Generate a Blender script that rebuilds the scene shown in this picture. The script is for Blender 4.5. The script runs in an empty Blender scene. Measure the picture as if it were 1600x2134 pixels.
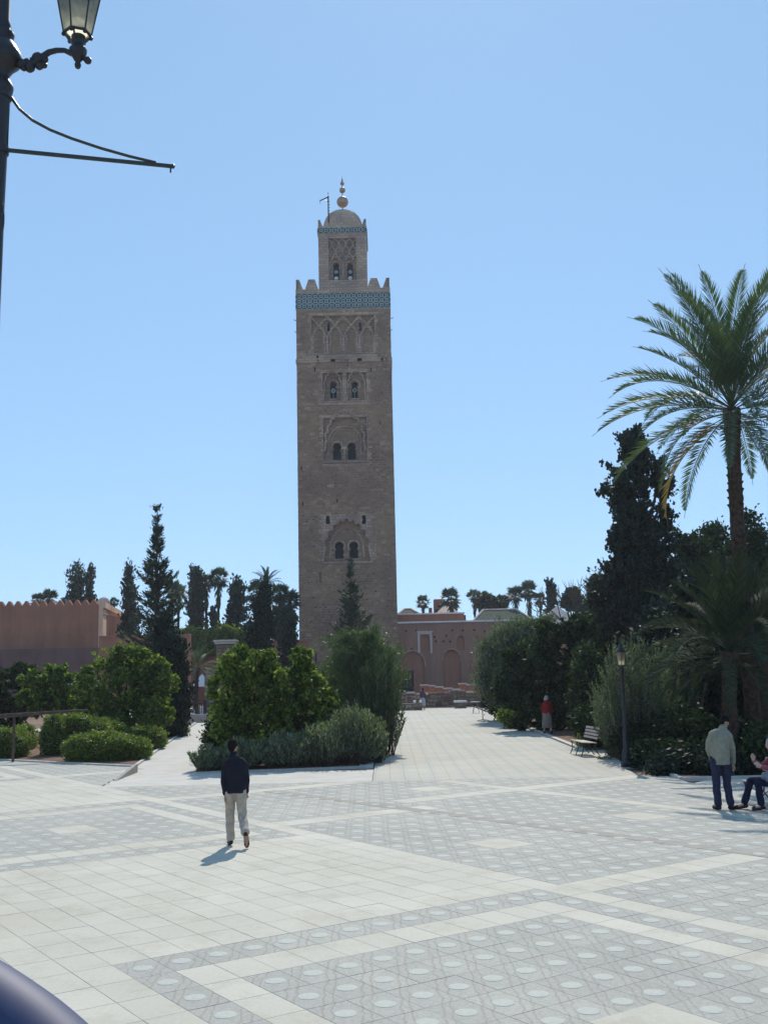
import bpy, math, random
import numpy as np
from mathutils import Vector, Matrix

# ------------------------------------------------------------------ camera
S = bpy.context.scene
COL = S.collection
F_PX, PITCH, ROLL, CAM_H = 2195.0, 0.1507, 0.0221, 2.82      # focal length in px of a 1600 px wide frame
cd = bpy.data.cameras.new('camera'); cam = bpy.data.objects.new('camera', cd); COL.objects.link(cam)
cd.sensor_fit = 'HORIZONTAL'; cd.sensor_width = 36.0; cd.lens = F_PX / 1600.0 * 36.0
cd.clip_start = 0.05; cd.clip_end = 6000
_cr, _sr, _cp, _sp = math.cos(ROLL), math.sin(ROLL), math.cos(PITCH), math.sin(PITCH)
_f = Vector((0, _cp, _sp)); _u = Vector((0, -_sp, _cp)); _x = Vector((1, 0, 0))
_R = _x * _cr - _u * _sr; _U = _x * _sr + _u * _cr
cam.matrix_world = Matrix(((_R.x, _U.x, -_f.x, 0), (_R.y, _U.y, -_f.y, 0), (_R.z, _U.z, -_f.z, CAM_H), (0, 0, 0, 1)))
S.camera = cam
# ------------------------------------------------------------------ sky and sun
SUN_EL, SUN_AZ = math.radians(45.0), math.radians(5.5)       # azimuth from +Y towards +X
W = bpy.data.worlds.new('World'); S.world = W; W.use_nodes = True
wn = W.node_tree; wn.nodes.clear()
sky = wn.nodes.new('ShaderNodeTexSky'); sky.sky_type = 'NISHITA'; sky.sun_disc = False
sky.sun_elevation = SUN_EL; sky.sun_rotation = SUN_AZ
sky.air_density = 0.6; sky.dust_density = 0.1; sky.ozone_density = 1.6; sky.altitude = 400
bg = wn.nodes.new('ShaderNodeBackground'); bg.inputs[1].default_value = 0.11
wo = wn.nodes.new('ShaderNodeOutputWorld')
gm = wn.nodes.new('ShaderNodeGamma'); gm.inputs[1].default_value = 0.36             # flattens the sky's gradient; the multiply after it tints and brightens
tn = wn.nodes.new('ShaderNodeVectorMath'); tn.operation = 'MULTIPLY'; tn.inputs[1].default_value = (2.50, 3.68, 4.78)
wn.links.new(sky.outputs[0], gm.inputs[0]); wn.links.new(gm.outputs[0], tn.inputs[0]); wn.links.new(tn.outputs[0], bg.inputs[0]); wn.links.new(bg.outputs[0], wo.inputs[0])
sd = bpy.data.lights.new('sun', 'SUN'); sd.energy = 4.3; sd.angle = math.radians(0.53); sd.color = (1.0, 0.935, 0.83)
sun = bpy.data.objects.new('sun', sd); COL.objects.link(sun)
to_sun = Vector((math.sin(SUN_AZ) * math.cos(SUN_EL), math.cos(SUN_AZ) * math.cos(SUN_EL), math.sin(SUN_EL)))
sun.rotation_euler = to_sun.to_track_quat('Z', 'Y').to_euler(); sun.location = (20, -10, 60)
S.view_settings.view_transform = 'Standard'; S.view_settings.look = 'None'
S.view_settings.exposure = 0.0; S.view_settings.gamma = 1.0; S.view_settings.use_curve_mapping = False
S.render.engine = 'CYCLES'

# ------------------------------------------------------------------ photo measurements -> places in the world
def ray(px, py):
    x = px - 800.0; y = 1067.0 - py
    x, y = _cr * x + _sr * y, -_sr * x + _cr * y
    return Vector((x, F_PX * _cp - y * _sp, F_PX * _sp + y * _cp))
def at(px, py, Y):
    d = ray(px, py); return Vector((d.x * Y / d.y, Y, CAM_H + d.z * Y / d.y))
def gnd(px, py):
    d = ray(px, py); t = -CAM_H / d.z; return Vector((d.x * t, d.y * t, 0))
def ppm(Y): return F_PX / Y

# ------------------------------------------------------------------ mesh helpers
class MB:
    def __init__(s): s.v = []; s.f = []; s.m = []
    def add(s, vs, fs, mi=0):
        o = len(s.v); s.v += [tuple(v) for v in vs]; s.f += [tuple(i + o for i in f) for f in fs]; s.m += [mi] * len(fs)
    def box(s, x0, x1, y0, y1, z0, z1, mi=0, ch=0.0):
        if ch > 0:
            vs = [(x0, y0, z0), (x1, y0, z0), (x1, y1, z0), (x0, y1, z0), (x0, y0, z1 - ch), (x1, y0, z1 - ch), (x1, y1, z1 - ch), (x0, y1, z1 - ch),
                  (x0 + ch, y0 + ch, z1), (x1 - ch, y0 + ch, z1), (x1 - ch, y1 - ch, z1), (x0 + ch, y1 - ch, z1)]
            fs = [(3, 2, 1, 0), (0, 1, 5, 4), (1, 2, 6, 5), (2, 3, 7, 6), (3, 0, 4, 7), (4, 5, 9, 8), (5, 6, 10, 9), (6, 7, 11, 10), (7, 4, 8, 11), (8, 9, 10, 11)]
        else:
            vs = [(x0, y0, z0), (x1, y0, z0), (x1, y1, z0), (x0, y1, z0), (x0, y0, z1), (x1, y0, z1), (x1, y1, z1), (x0, y1, z1)]
            fs = [(3, 2, 1, 0), (4, 5, 6, 7), (0, 1, 5, 4), (1, 2, 6, 5), (2, 3, 7, 6), (3, 0, 4, 7)]
        s.add(vs, fs, mi); return s
    def prism(s, pts, y0, y1, mi=0):                # outline in x,z pushed from y0 to y1
        n = len(pts)
        s.add([(p[0], y0, p[1]) for p in pts] + [(p[0], y1, p[1]) for p in pts],
              [tuple(range(n))] + [tuple(range(2 * n - 1, n - 1, -1))] + [(i, i + n, (i + 1) % n + n, (i + 1) % n) for i in range(n)], mi); return s
    def slab(s, pts, z0, z1, mi=0):                 # outline in x,y pushed from z0 to z1
        n = len(pts)
        s.add([(p[0], p[1], z0) for p in pts] + [(p[0], p[1], z1) for p in pts],
              [tuple(range(n - 1, -1, -1)), tuple(range(n, 2 * n))] + [(i, (i + 1) % n, (i + 1) % n + n, i + n) for i in range(n)], mi); return s
    def tube(s, pts, rad, n=8, caps=True, mi=0):
        pts = [Vector(p) for p in pts]; k = len(pts)
        if not hasattr(rad, '__len__'): rad = [rad] * k
        vs = []; a = None
        for i, p in enumerate(pts):
            d = (pts[min(i + 1, k - 1)] - pts[max(i - 1, 0)])
            d = d.normalized() if d.length > 1e-9 else Vector((0, 0, 1))
            if a is None: a = d.cross(Vector((0, 1, 0))) if abs(d.y) < .9 else d.cross(Vector((1, 0, 0)))
            a = (a - d * a.dot(d)).normalized(); b = d.cross(a)
            r = rad[i]; ra, rb = (r if hasattr(r, '__len__') else (r, r))
            vs += [p + a * ra * math.cos(t * 2 * math.pi / n) + b * rb * math.sin(t * 2 * math.pi / n) for t in range(n)]
        fs = [(i * n + j, i * n + (j + 1) % n, (i + 1) * n + (j + 1) % n, (i + 1) * n + j) for i in range(k - 1) for j in range(n)]
        if caps: fs += [tuple(range(n - 1, -1, -1)), tuple(range((k - 1) * n, k * n))]
        s.add(vs, fs, mi); return s
    def lathe(s, prof, n=16, c=(0, 0, 0), mi=0, ph=0.0, sx=1, sy=1):
        vs = [(c[0] + r * sx * math.cos(ph + t * 2 * math.pi / n), c[1] + r * sy * math.sin(ph + t * 2 * math.pi / n), c[2] + z) for r, z in prof for t in range(n)]
        k = len(prof)
        fs = [(i * n + j, i * n + (j + 1) % n, (i + 1) * n + (j + 1) % n, (i + 1) * n + j) for i in range(k - 1) for j in range(n)]
        fs += [tuple(range(n - 1, -1, -1)), tuple(range((k - 1) * n, k * n))]
        s.add(vs, fs, mi); return s
    def ball(s, c, r, n=12, m=8, mi=0):
        rx, ry, rz = r if hasattr(r, '__len__') else (r, r, r)
        return s.lathe([(math.sin(math.pi * max(.02, min(.98, i / m))), -math.cos(math.pi * i / m) * rz) for i in range(m + 1)], n, c, mi, 0, rx, ry)
    def mesh(s, name, mats, smooth=False):
        me = bpy.data.meshes.new(name); me.from_pydata(s.v, [], s.f)
        for m in (mats if isinstance(mats, (list, tuple)) else [mats]): me.materials.append(m)
        if any(s.m): me.polygons.foreach_set('material_index', s.m)
        if smooth: me.polygons.foreach_set('use_smooth', [True] * len(s.f))
        me.update(); return me
    def build(s, name, mats, parent=None, smooth=False, **kw):
        return link(name, s.mesh(name, mats, smooth), parent, **kw)

def link(name, me, parent=None, loc=None, rotz=None, kind=None, label=None):
    o = bpy.data.objects.new(name, me); COL.objects.link(o)
    if parent is not None: o.parent = parent
    if loc is not None: o.location = loc
    if rotz is not None: o.rotation_euler = (0, 0, rotz)
    if kind: o['kind'] = kind
    if label: o['label'] = label
    return o
def tag(o, label, cat, group=None):
    o['label'] = label; o['category'] = cat
    if group: o['group'] = group
    return o
def thing(name, label, cat, loc=(0, 0, 0), rotz=0.0, group=None):
    o = link(name, None, None, loc, rotz); o.empty_display_size = .3
    return tag(o, label, cat, group)
def copy_tree(o, parent=None, skip=()):
    c = o.copy(); COL.objects.link(c); c.parent = parent
    for ch in list(o.children): copy_tree(ch, c)
    return c
def np_mesh(name, V, Fq, mats, k=4, mi=None):
    me = bpy.data.meshes.new(name); nf = len(Fq)
    me.vertices.add(len(V)); me.vertices.foreach_set('co', np.asarray(V, np.float32).ravel())
    me.loops.add(nf * k); me.loops.foreach_set('vertex_index', np.asarray(Fq, np.int32).ravel())
    me.polygons.add(nf); me.polygons.foreach_set('loop_start', np.arange(0, nf * k, k, dtype=np.int32))
    for m in (mats if isinstance(mats, (list, tuple)) else [mats]): me.materials.append(m)
    if mi is not None: me.polygons.foreach_set('material_index', np.asarray(mi, np.int32))
    me.update(calc_edges=True); me.validate(); return me

def flat_plate(name, outer, holes, y0, th, mat, parent):
    """a wall leaf with real openings: outline and holes in x,z; front face at y0, thickness th going to +Y"""
    cu = bpy.data.curves.new('tmp', 'CURVE'); cu.dimensions = '2D'; cu.fill_mode = 'BOTH'; cu.extrude = th / 2
    for loop in [outer] + list(holes):
        sp = cu.splines.new('POLY'); sp.points.add(len(loop) - 1)
        for i, p in enumerate(loop): sp.points[i].co = (p[0], p[1], 0, 1)
        sp.use_cyclic_u = True
    ob = bpy.data.objects.new('tmp', cu); COL.objects.link(ob)
    dg = bpy.context.evaluated_depsgraph_get(); me = bpy.data.meshes.new_from_object(ob.evaluated_get(dg))
    bpy.data.objects.remove(ob); bpy.data.curves.remove(cu)
    me.transform(Matrix(((1, 0, 0, 0), (0, 0, -1, y0 + th / 2), (0, 1, 0, 0), (0, 0, 0, 1))))
    me.materials.clear(); me.materials.append(mat); me.name = name
    for p in me.polygons: p.use_smooth = False
    return link(name, me, parent)

# ------------------------------------------------------------------ materials
def newmat(name):
    m = bpy.data.materials.new(name); m.use_nodes = True; nt = m.node_tree; nt.nodes.clear()
    out = nt.nodes.new('ShaderNodeOutputMaterial'); return m, nt, out
def N(nt, t, **kw):
    n = nt.nodes.new(t)
    for k, v in kw.items(): setattr(n, k, v)
    return n
def rgb(c): return (c[0], c[1], c[2], 1.0)
def ramp(nt, fac, stops, interp='LINEAR'):
    r = N(nt, 'ShaderNodeValToRGB'); r.color_ramp.interpolation = interp
    while len(r.color_ramp.elements) < len(stops): r.color_ramp.elements.new(.5)
    for e, (p, c) in zip(r.color_ramp.elements, stops): e.position = p; e.color = rgb(c)
    nt.links.new(fac, r.inputs[0]); return r.outputs[0]
def noise(nt, scale, detail=4, vec=None, rough=.6, out='Fac'):
    n = N(nt, 'ShaderNodeTexNoise'); n.inputs['Scale'].default_value = scale; n.inputs['Detail'].default_value = detail; n.inputs['Roughness'].default_value = rough
    if vec is not None: nt.links.new(vec, n.inputs['Vector'])
    return n.outputs[out]
def mixc(nt, fac, a, b, mode='MIX'):
    m = N(nt, 'ShaderNodeMix', data_type='RGBA', blend_type=mode)
    for sock, val in ((m.inputs[0], fac), (m.inputs[6], a), (m.inputs[7], b)):
        if isinstance(val, (int, float)): sock.default_value = val
        elif isinstance(val, (tuple, list)): sock.default_value = rgb(val)
        else: nt.links.new(val, sock)
    return m.outputs[2]
def mathn(nt, op, a, b=None, c=None):
    m = N(nt, 'ShaderNodeMath', operation=op)
    for i, v in enumerate((a, b, c)):
        if v is None: continue
        if isinstance(v, (int, float)): m.inputs[i].default_value = v
        else: nt.links.new(v, m.inputs[i])
    return m.outputs[0]
def pos(nt): return N(nt, 'ShaderNodeNewGeometry').outputs['Position']
def principled(nt, out, col, rough=.8, spec=.3, metal=0.0, bump=None, bstr=.3, bdist=.01):
    b = N(nt, 'ShaderNodeBsdfPrincipled')
    if isinstance(col, (tuple, list)): b.inputs['Base Color'].default_value = rgb(col)
    else: nt.links.new(col, b.inputs['Base Color'])
    if isinstance(rough, (int, float)): b.inputs['Roughness'].default_value = rough
    else: nt.links.new(rough, b.inputs['Roughness'])
    b.inputs['Metallic'].default_value = metal; b.inputs['Specular IOR Level'].default_value = spec
    if bump is not None:
        bp = N(nt, 'ShaderNodeBump'); bp.inputs['Strength'].default_value = bstr; bp.inputs['Distance'].default_value = bdist
        nt.links.new(bump, bp.inputs['Height']); nt.links.new(bp.outputs[0], b.inputs['Normal'])
    nt.links.new(b.outputs[0], out.inputs[0]); return b
def plain(name, col, rough=.7, var=.25, scale=6.0, spec=.3, metal=0.0, bstr=.25, bdist=.01):
    m, nt, out = newmat(name); n = noise(nt, scale, 5, pos(nt))
    lo = tuple(c * (1 - var) for c in col); hi = tuple(min(1, c * (1 + var)) for c in col)
    principled(nt, out, ramp(nt, n, [(.3, lo), (.7, hi)]), rough, spec, metal, noise(nt, scale * 6, 4, pos(nt)), bstr, bdist); return m
def foliage(name, dark, light, trans=.35, rough=.5, spec=.35, tcol=None):
    m, nt, out = newmat(name); g = N(nt, 'ShaderNodeNewGeometry')
    r = mathn(nt, 'ADD', mathn(nt, 'MULTIPLY', g.outputs['Random Per Island'], .6), mathn(nt, 'MULTIPLY', noise(nt, 1.6, 2, g.outputs['Position']), .5))
    md = tuple(.72 * a_ + .28 * b_ for a_, b_ in zip(dark, light)); c = ramp(nt, r, [(.15, dark), (.58, md), (.88, light)])
    b = N(nt, 'ShaderNodeBsdfPrincipled'); nt.links.new(c, b.inputs['Base Color']); b.inputs['Roughness'].default_value = rough; b.inputs['Specular IOR Level'].default_value = spec
    if trans <= 0: nt.links.new(b.outputs[0], out.inputs[0]); return m
    t = N(nt, 'ShaderNodeBsdfTranslucent'); tc = mixc(nt, 1.0, c, tcol or (1.25, 1.5, .45), 'MULTIPLY'); nt.links.new(tc, t.inputs[0])
    mx = N(nt, 'ShaderNodeMixShader'); mx.inputs[0].default_value = trans
    nt.links.new(b.outputs[0], mx.inputs[1]); nt.links.new(t.outputs[0], mx.inputs[2]); nt.links.new(mx.outputs[0], out.inputs[0]); return m
M = {}
# rubble sandstone of the minaret: courses, blotches, pale repairs
def stone_mat(name, c1, c2, c3, bw=.62, bh=.33):
    m, nt, out = newmat(name); g = pos(nt)
    sep = N(nt, 'ShaderNodeSeparateXYZ'); nt.links.new(g, sep.inputs[0])
    cmb = N(nt, 'ShaderNodeCombineXYZ'); nt.links.new(mathn(nt, 'ADD', sep.outputs[0], sep.outputs[1]), cmb.inputs[0]); nt.links.new(sep.outputs[2], cmb.inputs[1])
    wob = N(nt, 'ShaderNodeVectorMath', operation='MULTIPLY_ADD'); nt.links.new(noise(nt, .9, 2, g, out='Color'), wob.inputs[0]); wob.inputs[1].default_value = (.35, .25, 0); nt.links.new(cmb.outputs[0], wob.inputs[2])
    br = N(nt, 'ShaderNodeTexBrick'); nt.links.new(wob.outputs[0], br.inputs[0])
    for k, v in (('Scale', 1.0), ('Mortar Size', .035), ('Brick Width', bw), ('Row Height', bh), ('Mortar Smooth', .4), ('Bias', 0.0)): br.inputs[k].default_value = v
    br.inputs['Color1'].default_value = (0, 0, 0, 1); br.inputs['Color2'].default_value = (1, 1, 1, 1); br.inputs['Mortar'].default_value = (.35, .35, .35, 1)
    base = ramp(nt, br.outputs[0], [(0, c1), (.5, c2), (1, c3)])
    bl = ramp(nt, noise(nt, .22, 5, g, .65), [(.35, (.72, .68, .70)), (.65, (1.15, 1.12, 1.02))])
    c = mixc(nt, 1.0, base, bl, 'MULTIPLY')
    fine = ramp(nt, noise(nt, 5.0, 4, g, .7), [(.3, (.78, .78, .78)), (.7, (1.18, 1.18, 1.18))])
    c = mixc(nt, 1.0, c, fine, 'MULTIPLY')
    c = mixc(nt, mathn(nt, 'MULTIPLY', br.outputs['Fac'], .45), c, (.10, .085, .075))
    h = mathn(nt, 'SUBTRACT', noise(nt, 6, 5, g), mathn(nt, 'MULTIPLY', br.outputs['Fac'], .6))
    principled(nt, out, c, .92, .15, 0, h, .7, .08); return m
M['tower'] = stone_mat('sandstone', (.22, .165, .14), (.28, .21, .175), (.34, .26, .22))
M['trim'] = stone_mat('dressed_stone', (.42, .30, .235), (.48, .345, .27), (.54, .40, .315), .9, .4)
M['ruin'] = stone_mat('ruin_stone', (.16, .11, .09), (.24, .17, .14), (.38, .30, .25), .5, .28)
def plaster(name, a, b, stain=.75):
    m, nt, out = newmat(name); g = pos(nt)
    c = ramp(nt, noise(nt, .35, 6, g, .65), [(.3, a), (.7, b)])
    mp = N(nt, 'ShaderNodeMapping'); nt.links.new(g, mp.inputs[0]); mp.inputs['Scale'].default_value = (1.3, 1.3, .18)
    c = mixc(nt, .8, c, ramp(nt, noise(nt, 1.0, 4, mp.outputs[0]), [(.3, (stain,) * 3), (.7, (1.08,) * 3)]), 'MULTIPLY')
    principled(nt, out, c, .92, .12, 0, noise(nt, 9, 6, g), .5, .04); return m
M['red_plaster'] = plaster('red_plaster', (.34, .150, .095), (.43, .195, .125))
M['pink_plaster'] = plaster('pink_plaster', (.30, .160, .115), (.38, .205, .145))
M['orange_plaster'] = plaster('orange_plaster', (.42, .17, .10), (.52, .23, .14))
M['pale_plaster'] = plaster('pale_plaster', (.55, .42, .36), (.66, .54, .47))
M['white'] = plaster('white_plaster', (.66, .60, .56), (.78, .73, .69), .9)
M['dark_in'] = plain('dark_interior', (.012, .013, .018), .9, .2)
M['roof_tile'] = plain('green_roof_tile', (.085, .10, .075), .95, .35, 3, .05)
M['tile_teal'] = plain('dark_teal_glaze', (.012, .045, .055), .4, .4, 3, .4)
M['tile_pale'] = plain('pale_turquoise_glaze', (.33, .385, .36), .6, .25, 2, .3)
M['copper'] = plain('gilded_copper', (.36, .24, .15), .42, .2, 3, .5, .6)
M['iron'] = plain('dark_iron', (.012, .011, .015), .45, .3, 12, .5)
M['iron_green'] = plain('dark_green_iron', (.018, .030, .028), .4, .3, 12, .5)
M['bark'] = plain('bark', (.085, .062, .045), .95, .45, 7, .1, 0, .9, .04)
M['palm_bark'] = plain('palm_bark', (.075, .050, .038), .95, .5, 9, .1, 0, .9, .04)
M['soil'] = plain('soil', (.19, .125, .09), .98, .35, 2.5, .05, 0, .8, .06)
M['wood'] = plain('weathered_wood', (.085, .055, .042), .75, .4, 8)
M['slat'] = plain('bench_slat', (.42, .34, .29), .7, .25, 8)
M['kerb'] = plain('kerb_stone', (.50, .48, .43), .85, .15, 3)
M['path'] = plain('pale_path_concrete', (.50, .475, .42), .9, .10, 1.5)
M['white_paint'] = plain('white_paint', (.75, .75, .74), .5, .08, 4)
M['orange_leaf'] = foliage('orange_tree_leaf', (.030, .060, .020), (.29, .35, .07), .38, .55, .20)
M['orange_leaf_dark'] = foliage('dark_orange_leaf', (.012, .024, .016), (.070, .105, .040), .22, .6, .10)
M['hedge_leaf'] = foliage('hedge_leaf', (.085, .12, .028), (.25, .30, .065), .30, .5, .3)
M['conifer_leaf'] = foliage('conifer_leaf', (.024, .040, .030), (.060, .088, .055), .18, .6, .2)
M['cypress_leaf'] = foliage('cypress_leaf', (.012, .022, .018), (.028, .044, .028), .10, .6, .2)
M['olive_leaf'] = foliage('olive_leaf', (.060, .078, .050), (.24, .27, .185), .24, .5, .35)
M['oleander_leaf'] = foliage('oleander_leaf', (.070, .092, .052), (.30, .33, .22), .28, .45, .4)
M['feather_leaf'] = foliage('feathery_leaf', (.060, .085, .045), (.13, .17, .085), .3, .5, .3)
M['tree_leaf'] = foliage('park_tree_leaf', (.014, .028, .015), (.045, .070, .030), .2, .6, .08)
M['palm_leaf'] = foliage('palm_leaflet', (.055, .085, .055), (.12, .165, .095), .25, .55, .3)
M['palm_shade'] = foliage('shaded_palm_leaflet', (.024, .038, .024), (.065, .088, .046), .12, .7, .1)  # darker copy of the palm leaflet, shade put into the colour
M['palm_dead'] = foliage('dry_palm_leaflet', (.22, .13, .04), (.42, .26, .08), .3, .6, .2)
M['fan_leaf'] = foliage('fan_palm_leaf', (.045, .070, .052), (.090, .125, .085), .25, .5, .3)
M['far_leaf'] = foliage('far_leaf', (.030, .044, .036), (.062, .084, .058), .15, .6, .2)
# ------------------------------------------------------------------ more materials
def masonry_mat(name, cols):
    m, nt, out = newmat(name); g = N(nt, 'ShaderNodeNewGeometry')
    base = ramp(nt, g.outputs['Random Per Island'], [(i / (len(cols) - 1), c) for i, c in enumerate(cols)])
    bl = ramp(nt, noise(nt, .20, 5, g.outputs['Position'], .65), [(.35, (.74, .70, .74)), (.65, (1.14, 1.12, .98))])
    c = mixc(nt, 1.0, base, bl, 'MULTIPLY')
    c = mixc(nt, 1.0, c, ramp(nt, noise(nt, 4.5, 5, g.outputs['Position'], .7), [(.28, (.70, .70, .70)), (.72, (1.22, 1.22, 1.22))]), 'MULTIPLY')
    principled(nt, out, c, .93, .12, 0, noise(nt, 7, 5, g.outputs['Position']), .7, .06); return m
M['masonry'] = masonry_mat('minaret_masonry', [(.275, .180, .128), (.31, .205, .145), (.325, .218, .155), (.345, .235, .165), (.315, .20, .145), (.42, .30, .22)])
TH = -0.964; DU, DV, U0, V0 = .605, .404, -10.625, 3.97
UV, VV = Vector((math.cos(TH), math.sin(TH), 0)), Vector((-math.sin(TH), math.cos(TH), 0))
def cell_random(nt):
    mp = N(nt, 'ShaderNodeMapping', vector_type='POINT'); nt.links.new(pos(nt), mp.inputs[0]); mp.inputs['Rotation'].default_value = (0, 0, -TH)
    ad = N(nt, 'ShaderNodeVectorMath', operation='SUBTRACT'); nt.links.new(mp.outputs[0], ad.inputs[0]); ad.inputs[1].default_value = (U0, V0, -50)
    dv = N(nt, 'ShaderNodeVectorMath', operation='DIVIDE'); nt.links.new(ad.outputs[0], dv.inputs[0]); dv.inputs[1].default_value = (DU, DV, 1000)
    fl = N(nt, 'ShaderNodeVectorMath', operation='FLOOR'); nt.links.new(dv.outputs[0], fl.inputs[0])
    w = N(nt, 'ShaderNodeTexWhiteNoise', noise_dimensions='3D'); nt.links.new(fl.outputs[0], w.inputs[0]); return w.outputs[0]
def slab_mat():
    m, nt, out = newmat('pale_slab'); g = pos(nt); r = cell_random(nt)
    c = ramp(nt, r, [(0, (.485, .462, .388)), (.5, (.50, .476, .40)), (1, (.522, .497, .418))])
    c = mixc(nt, 1.0, c, ramp(nt, noise(nt, .35, 5, g, .6), [(.3, (.90, .90, .885)), (.7, (1.06, 1.055, 1.06))]), 'MULTIPLY')
    c = mixc(nt, 1.0, c, ramp(nt, noise(nt, 22, 4, g, .7), [(.3, (.93, .93, .93)), (.7, (1.06, 1.06, 1.06))]), 'MULTIPLY')
    spots = ramp(nt, noise(nt, 2.2, 6, g, .75), [(.70, (1, 1, 1)), (.80, (.78, .76, .72))])
    c = mixc(nt, 1.0, c, spots, 'MULTIPLY')
    c = mixc(nt, 1.0, c, ramp(nt, noise(nt, .9, 7, g, .8), [(.40, (.90, .885, .86)), (.50, (1, 1, 1))]), 'MULTIPLY')
    principled(nt, out, c, .78, .22, 0, noise(nt, 60, 4, g), .25, .003); return m
M['slab'] = slab_mat()
def paver_mat():
    m, nt, out = newmat('studded_paver_stone'); g = pos(nt); r = cell_random(nt)
    c = ramp(nt, r, [(0, (.365, .357, .322)), (.5, (.383, .374, .338)), (1, (.405, .396, .358))])
    wob = N(nt, 'ShaderNodeVectorMath', operation='MULTIPLY_ADD'); nt.links.new(noise(nt, 7, 2, g, out='Color'), wob.inputs[0]); wob.inputs[1].default_value = (.12, .12, 0); nt.links.new(g, wob.inputs[2])
    vo = N(nt, 'ShaderNodeTexVoronoi', feature='DISTANCE_TO_EDGE'); vo.inputs['Scale'].default_value = 8.5; nt.links.new(wob.outputs[0], vo.inputs['Vector'])
    crack = ramp(nt, vo.outputs['Distance'], [(.0, (1, 1, 1)), (.10, (0, 0, 0))])
    # two wavy grooves between the columns of studs
    sep = N(nt, 'ShaderNodeSeparateXYZ'); nt.links.new(g, sep.inputs[0])
    xx = mathn(nt, 'ADD', sep.outputs[0], mathn(nt, 'MULTIPLY', sep.outputs[1], .0193))
    xx = mathn(nt, 'ADD', xx, mathn(nt, 'MULTIPLY', mathn(nt, 'SUBTRACT', noise(nt, 4.5, 2, g), .5), .13))
    u_c, v_c = U0 + .5 * DU, V0 + .5 * DV
    x0 = (UV * u_c + VV * v_c).x + .0193 * (UV * u_c + VV * v_c).y
    pt = mathn(nt, 'PINGPONG', mathn(nt, 'SUBTRACT', xx, x0 + 338.0), .169)         # 0 at a stud column, .169 halfway
    gr = mathn(nt, 'ABSOLUTE', mathn(nt, 'SUBTRACT', pt, .128))
    groove = ramp(nt, gr, [(.0, (1, 1, 1)), (.016, (0, 0, 0))])
    lines = mathn(nt, 'MAXIMUM', mathn(nt, 'MULTIPLY', crack, .45), groove)
    c = mixc(nt, mathn(nt, 'MULTIPLY', lines, .55), c, (.235, .205, .165))
    c = mixc(nt, 1.0, c, ramp(nt, noise(nt, .30, 5, g, .6), [(.3, (.90, .91, .91)), (.7, (1.08, 1.07, 1.04))]), 'MULTIPLY')
    c = mixc(nt, 1.0, c, ramp(nt, noise(nt, 30, 4, g, .75), [(.3, (.86, .86, .86)), (.7, (1.12, 1.12, 1.12))]), 'MULTIPLY')
    h = mathn(nt, 'SUBTRACT', mathn(nt, 'MULTIPLY', noise(nt, 40, 4, g), .5), lines)
    principled(nt, out, c, .8, .2, 0, h, .28, .006); return m
M['paver'] = paver_mat()
M['stud'] = plain('stud_stone', (.43, .437, .385), .7, .08, 20, .15, 0, .2, .003)
M['joint_sand'] = plain('joint_sand', (.43, .41, .35), .95, .2, 5)
def promenade_mat():
    m, nt, out = newmat('promenade_tiles'); g = pos(nt)
    mp = N(nt, 'ShaderNodeMapping'); nt.links.new(g, mp.inputs[0]); mp.inputs['Rotation'].default_value = (0, 0, math.radians(90))
    br = N(nt, 'ShaderNodeTexBrick'); nt.links.new(mp.outputs[0], br.inputs[0]); br.offset = .5
    for k, v in (('Scale', 1.0), ('Mortar Size', .012), ('Brick Width', .4), ('Row Height', .4), ('Bias', 0.0)): br.inputs[k].default_value = v
    br.inputs['Color1'].default_value = (.44, .43, .375, 1); br.inputs['Color2'].default_value = (.47, .455, .40, 1); br.inputs['Mortar'].default_value = (.38, .36, .31, 1)
    sep = N(nt, 'ShaderNodeSeparateXYZ'); nt.links.new(g, sep.inputs[0])
    st = mathn(nt, 'PINGPONG', sep.outputs[0], .4); stripe = ramp(nt, st, [(.25, (1.02, 1.0, .98)), (.30, (.965, .98, .985))])
    c = mixc(nt, 1.0, br.outputs[0], stripe, 'MULTIPLY')
    c = mixc(nt, 1.0, c, ramp(nt, noise(nt, .25, 5, g, .6), [(.3, (.90, .90, .90)), (.7, (1.08, 1.07, 1.05))]), 'MULTIPLY')
    principled(nt, out, c, .85, .2, 0, mathn(nt, 'MULTIPLY', br.outputs['Fac'], -1.0), .4, .01); return m
M['promenade'] = promenade_mat()
def ground_mat():
    m, nt, out = newmat('dusty_ground'); g = pos(nt)
    c = ramp(nt, noise(nt, .12, 7, g, .65), [(.3, (.15, .10, .07)), (.55, (.22, .155, .11)), (.75, (.30, .23, .17))])
    principled(nt, out, c, .97, .1, 0, noise(nt, 3, 7, g), .6, .08); return m
M['ground'] = ground_mat()

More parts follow.
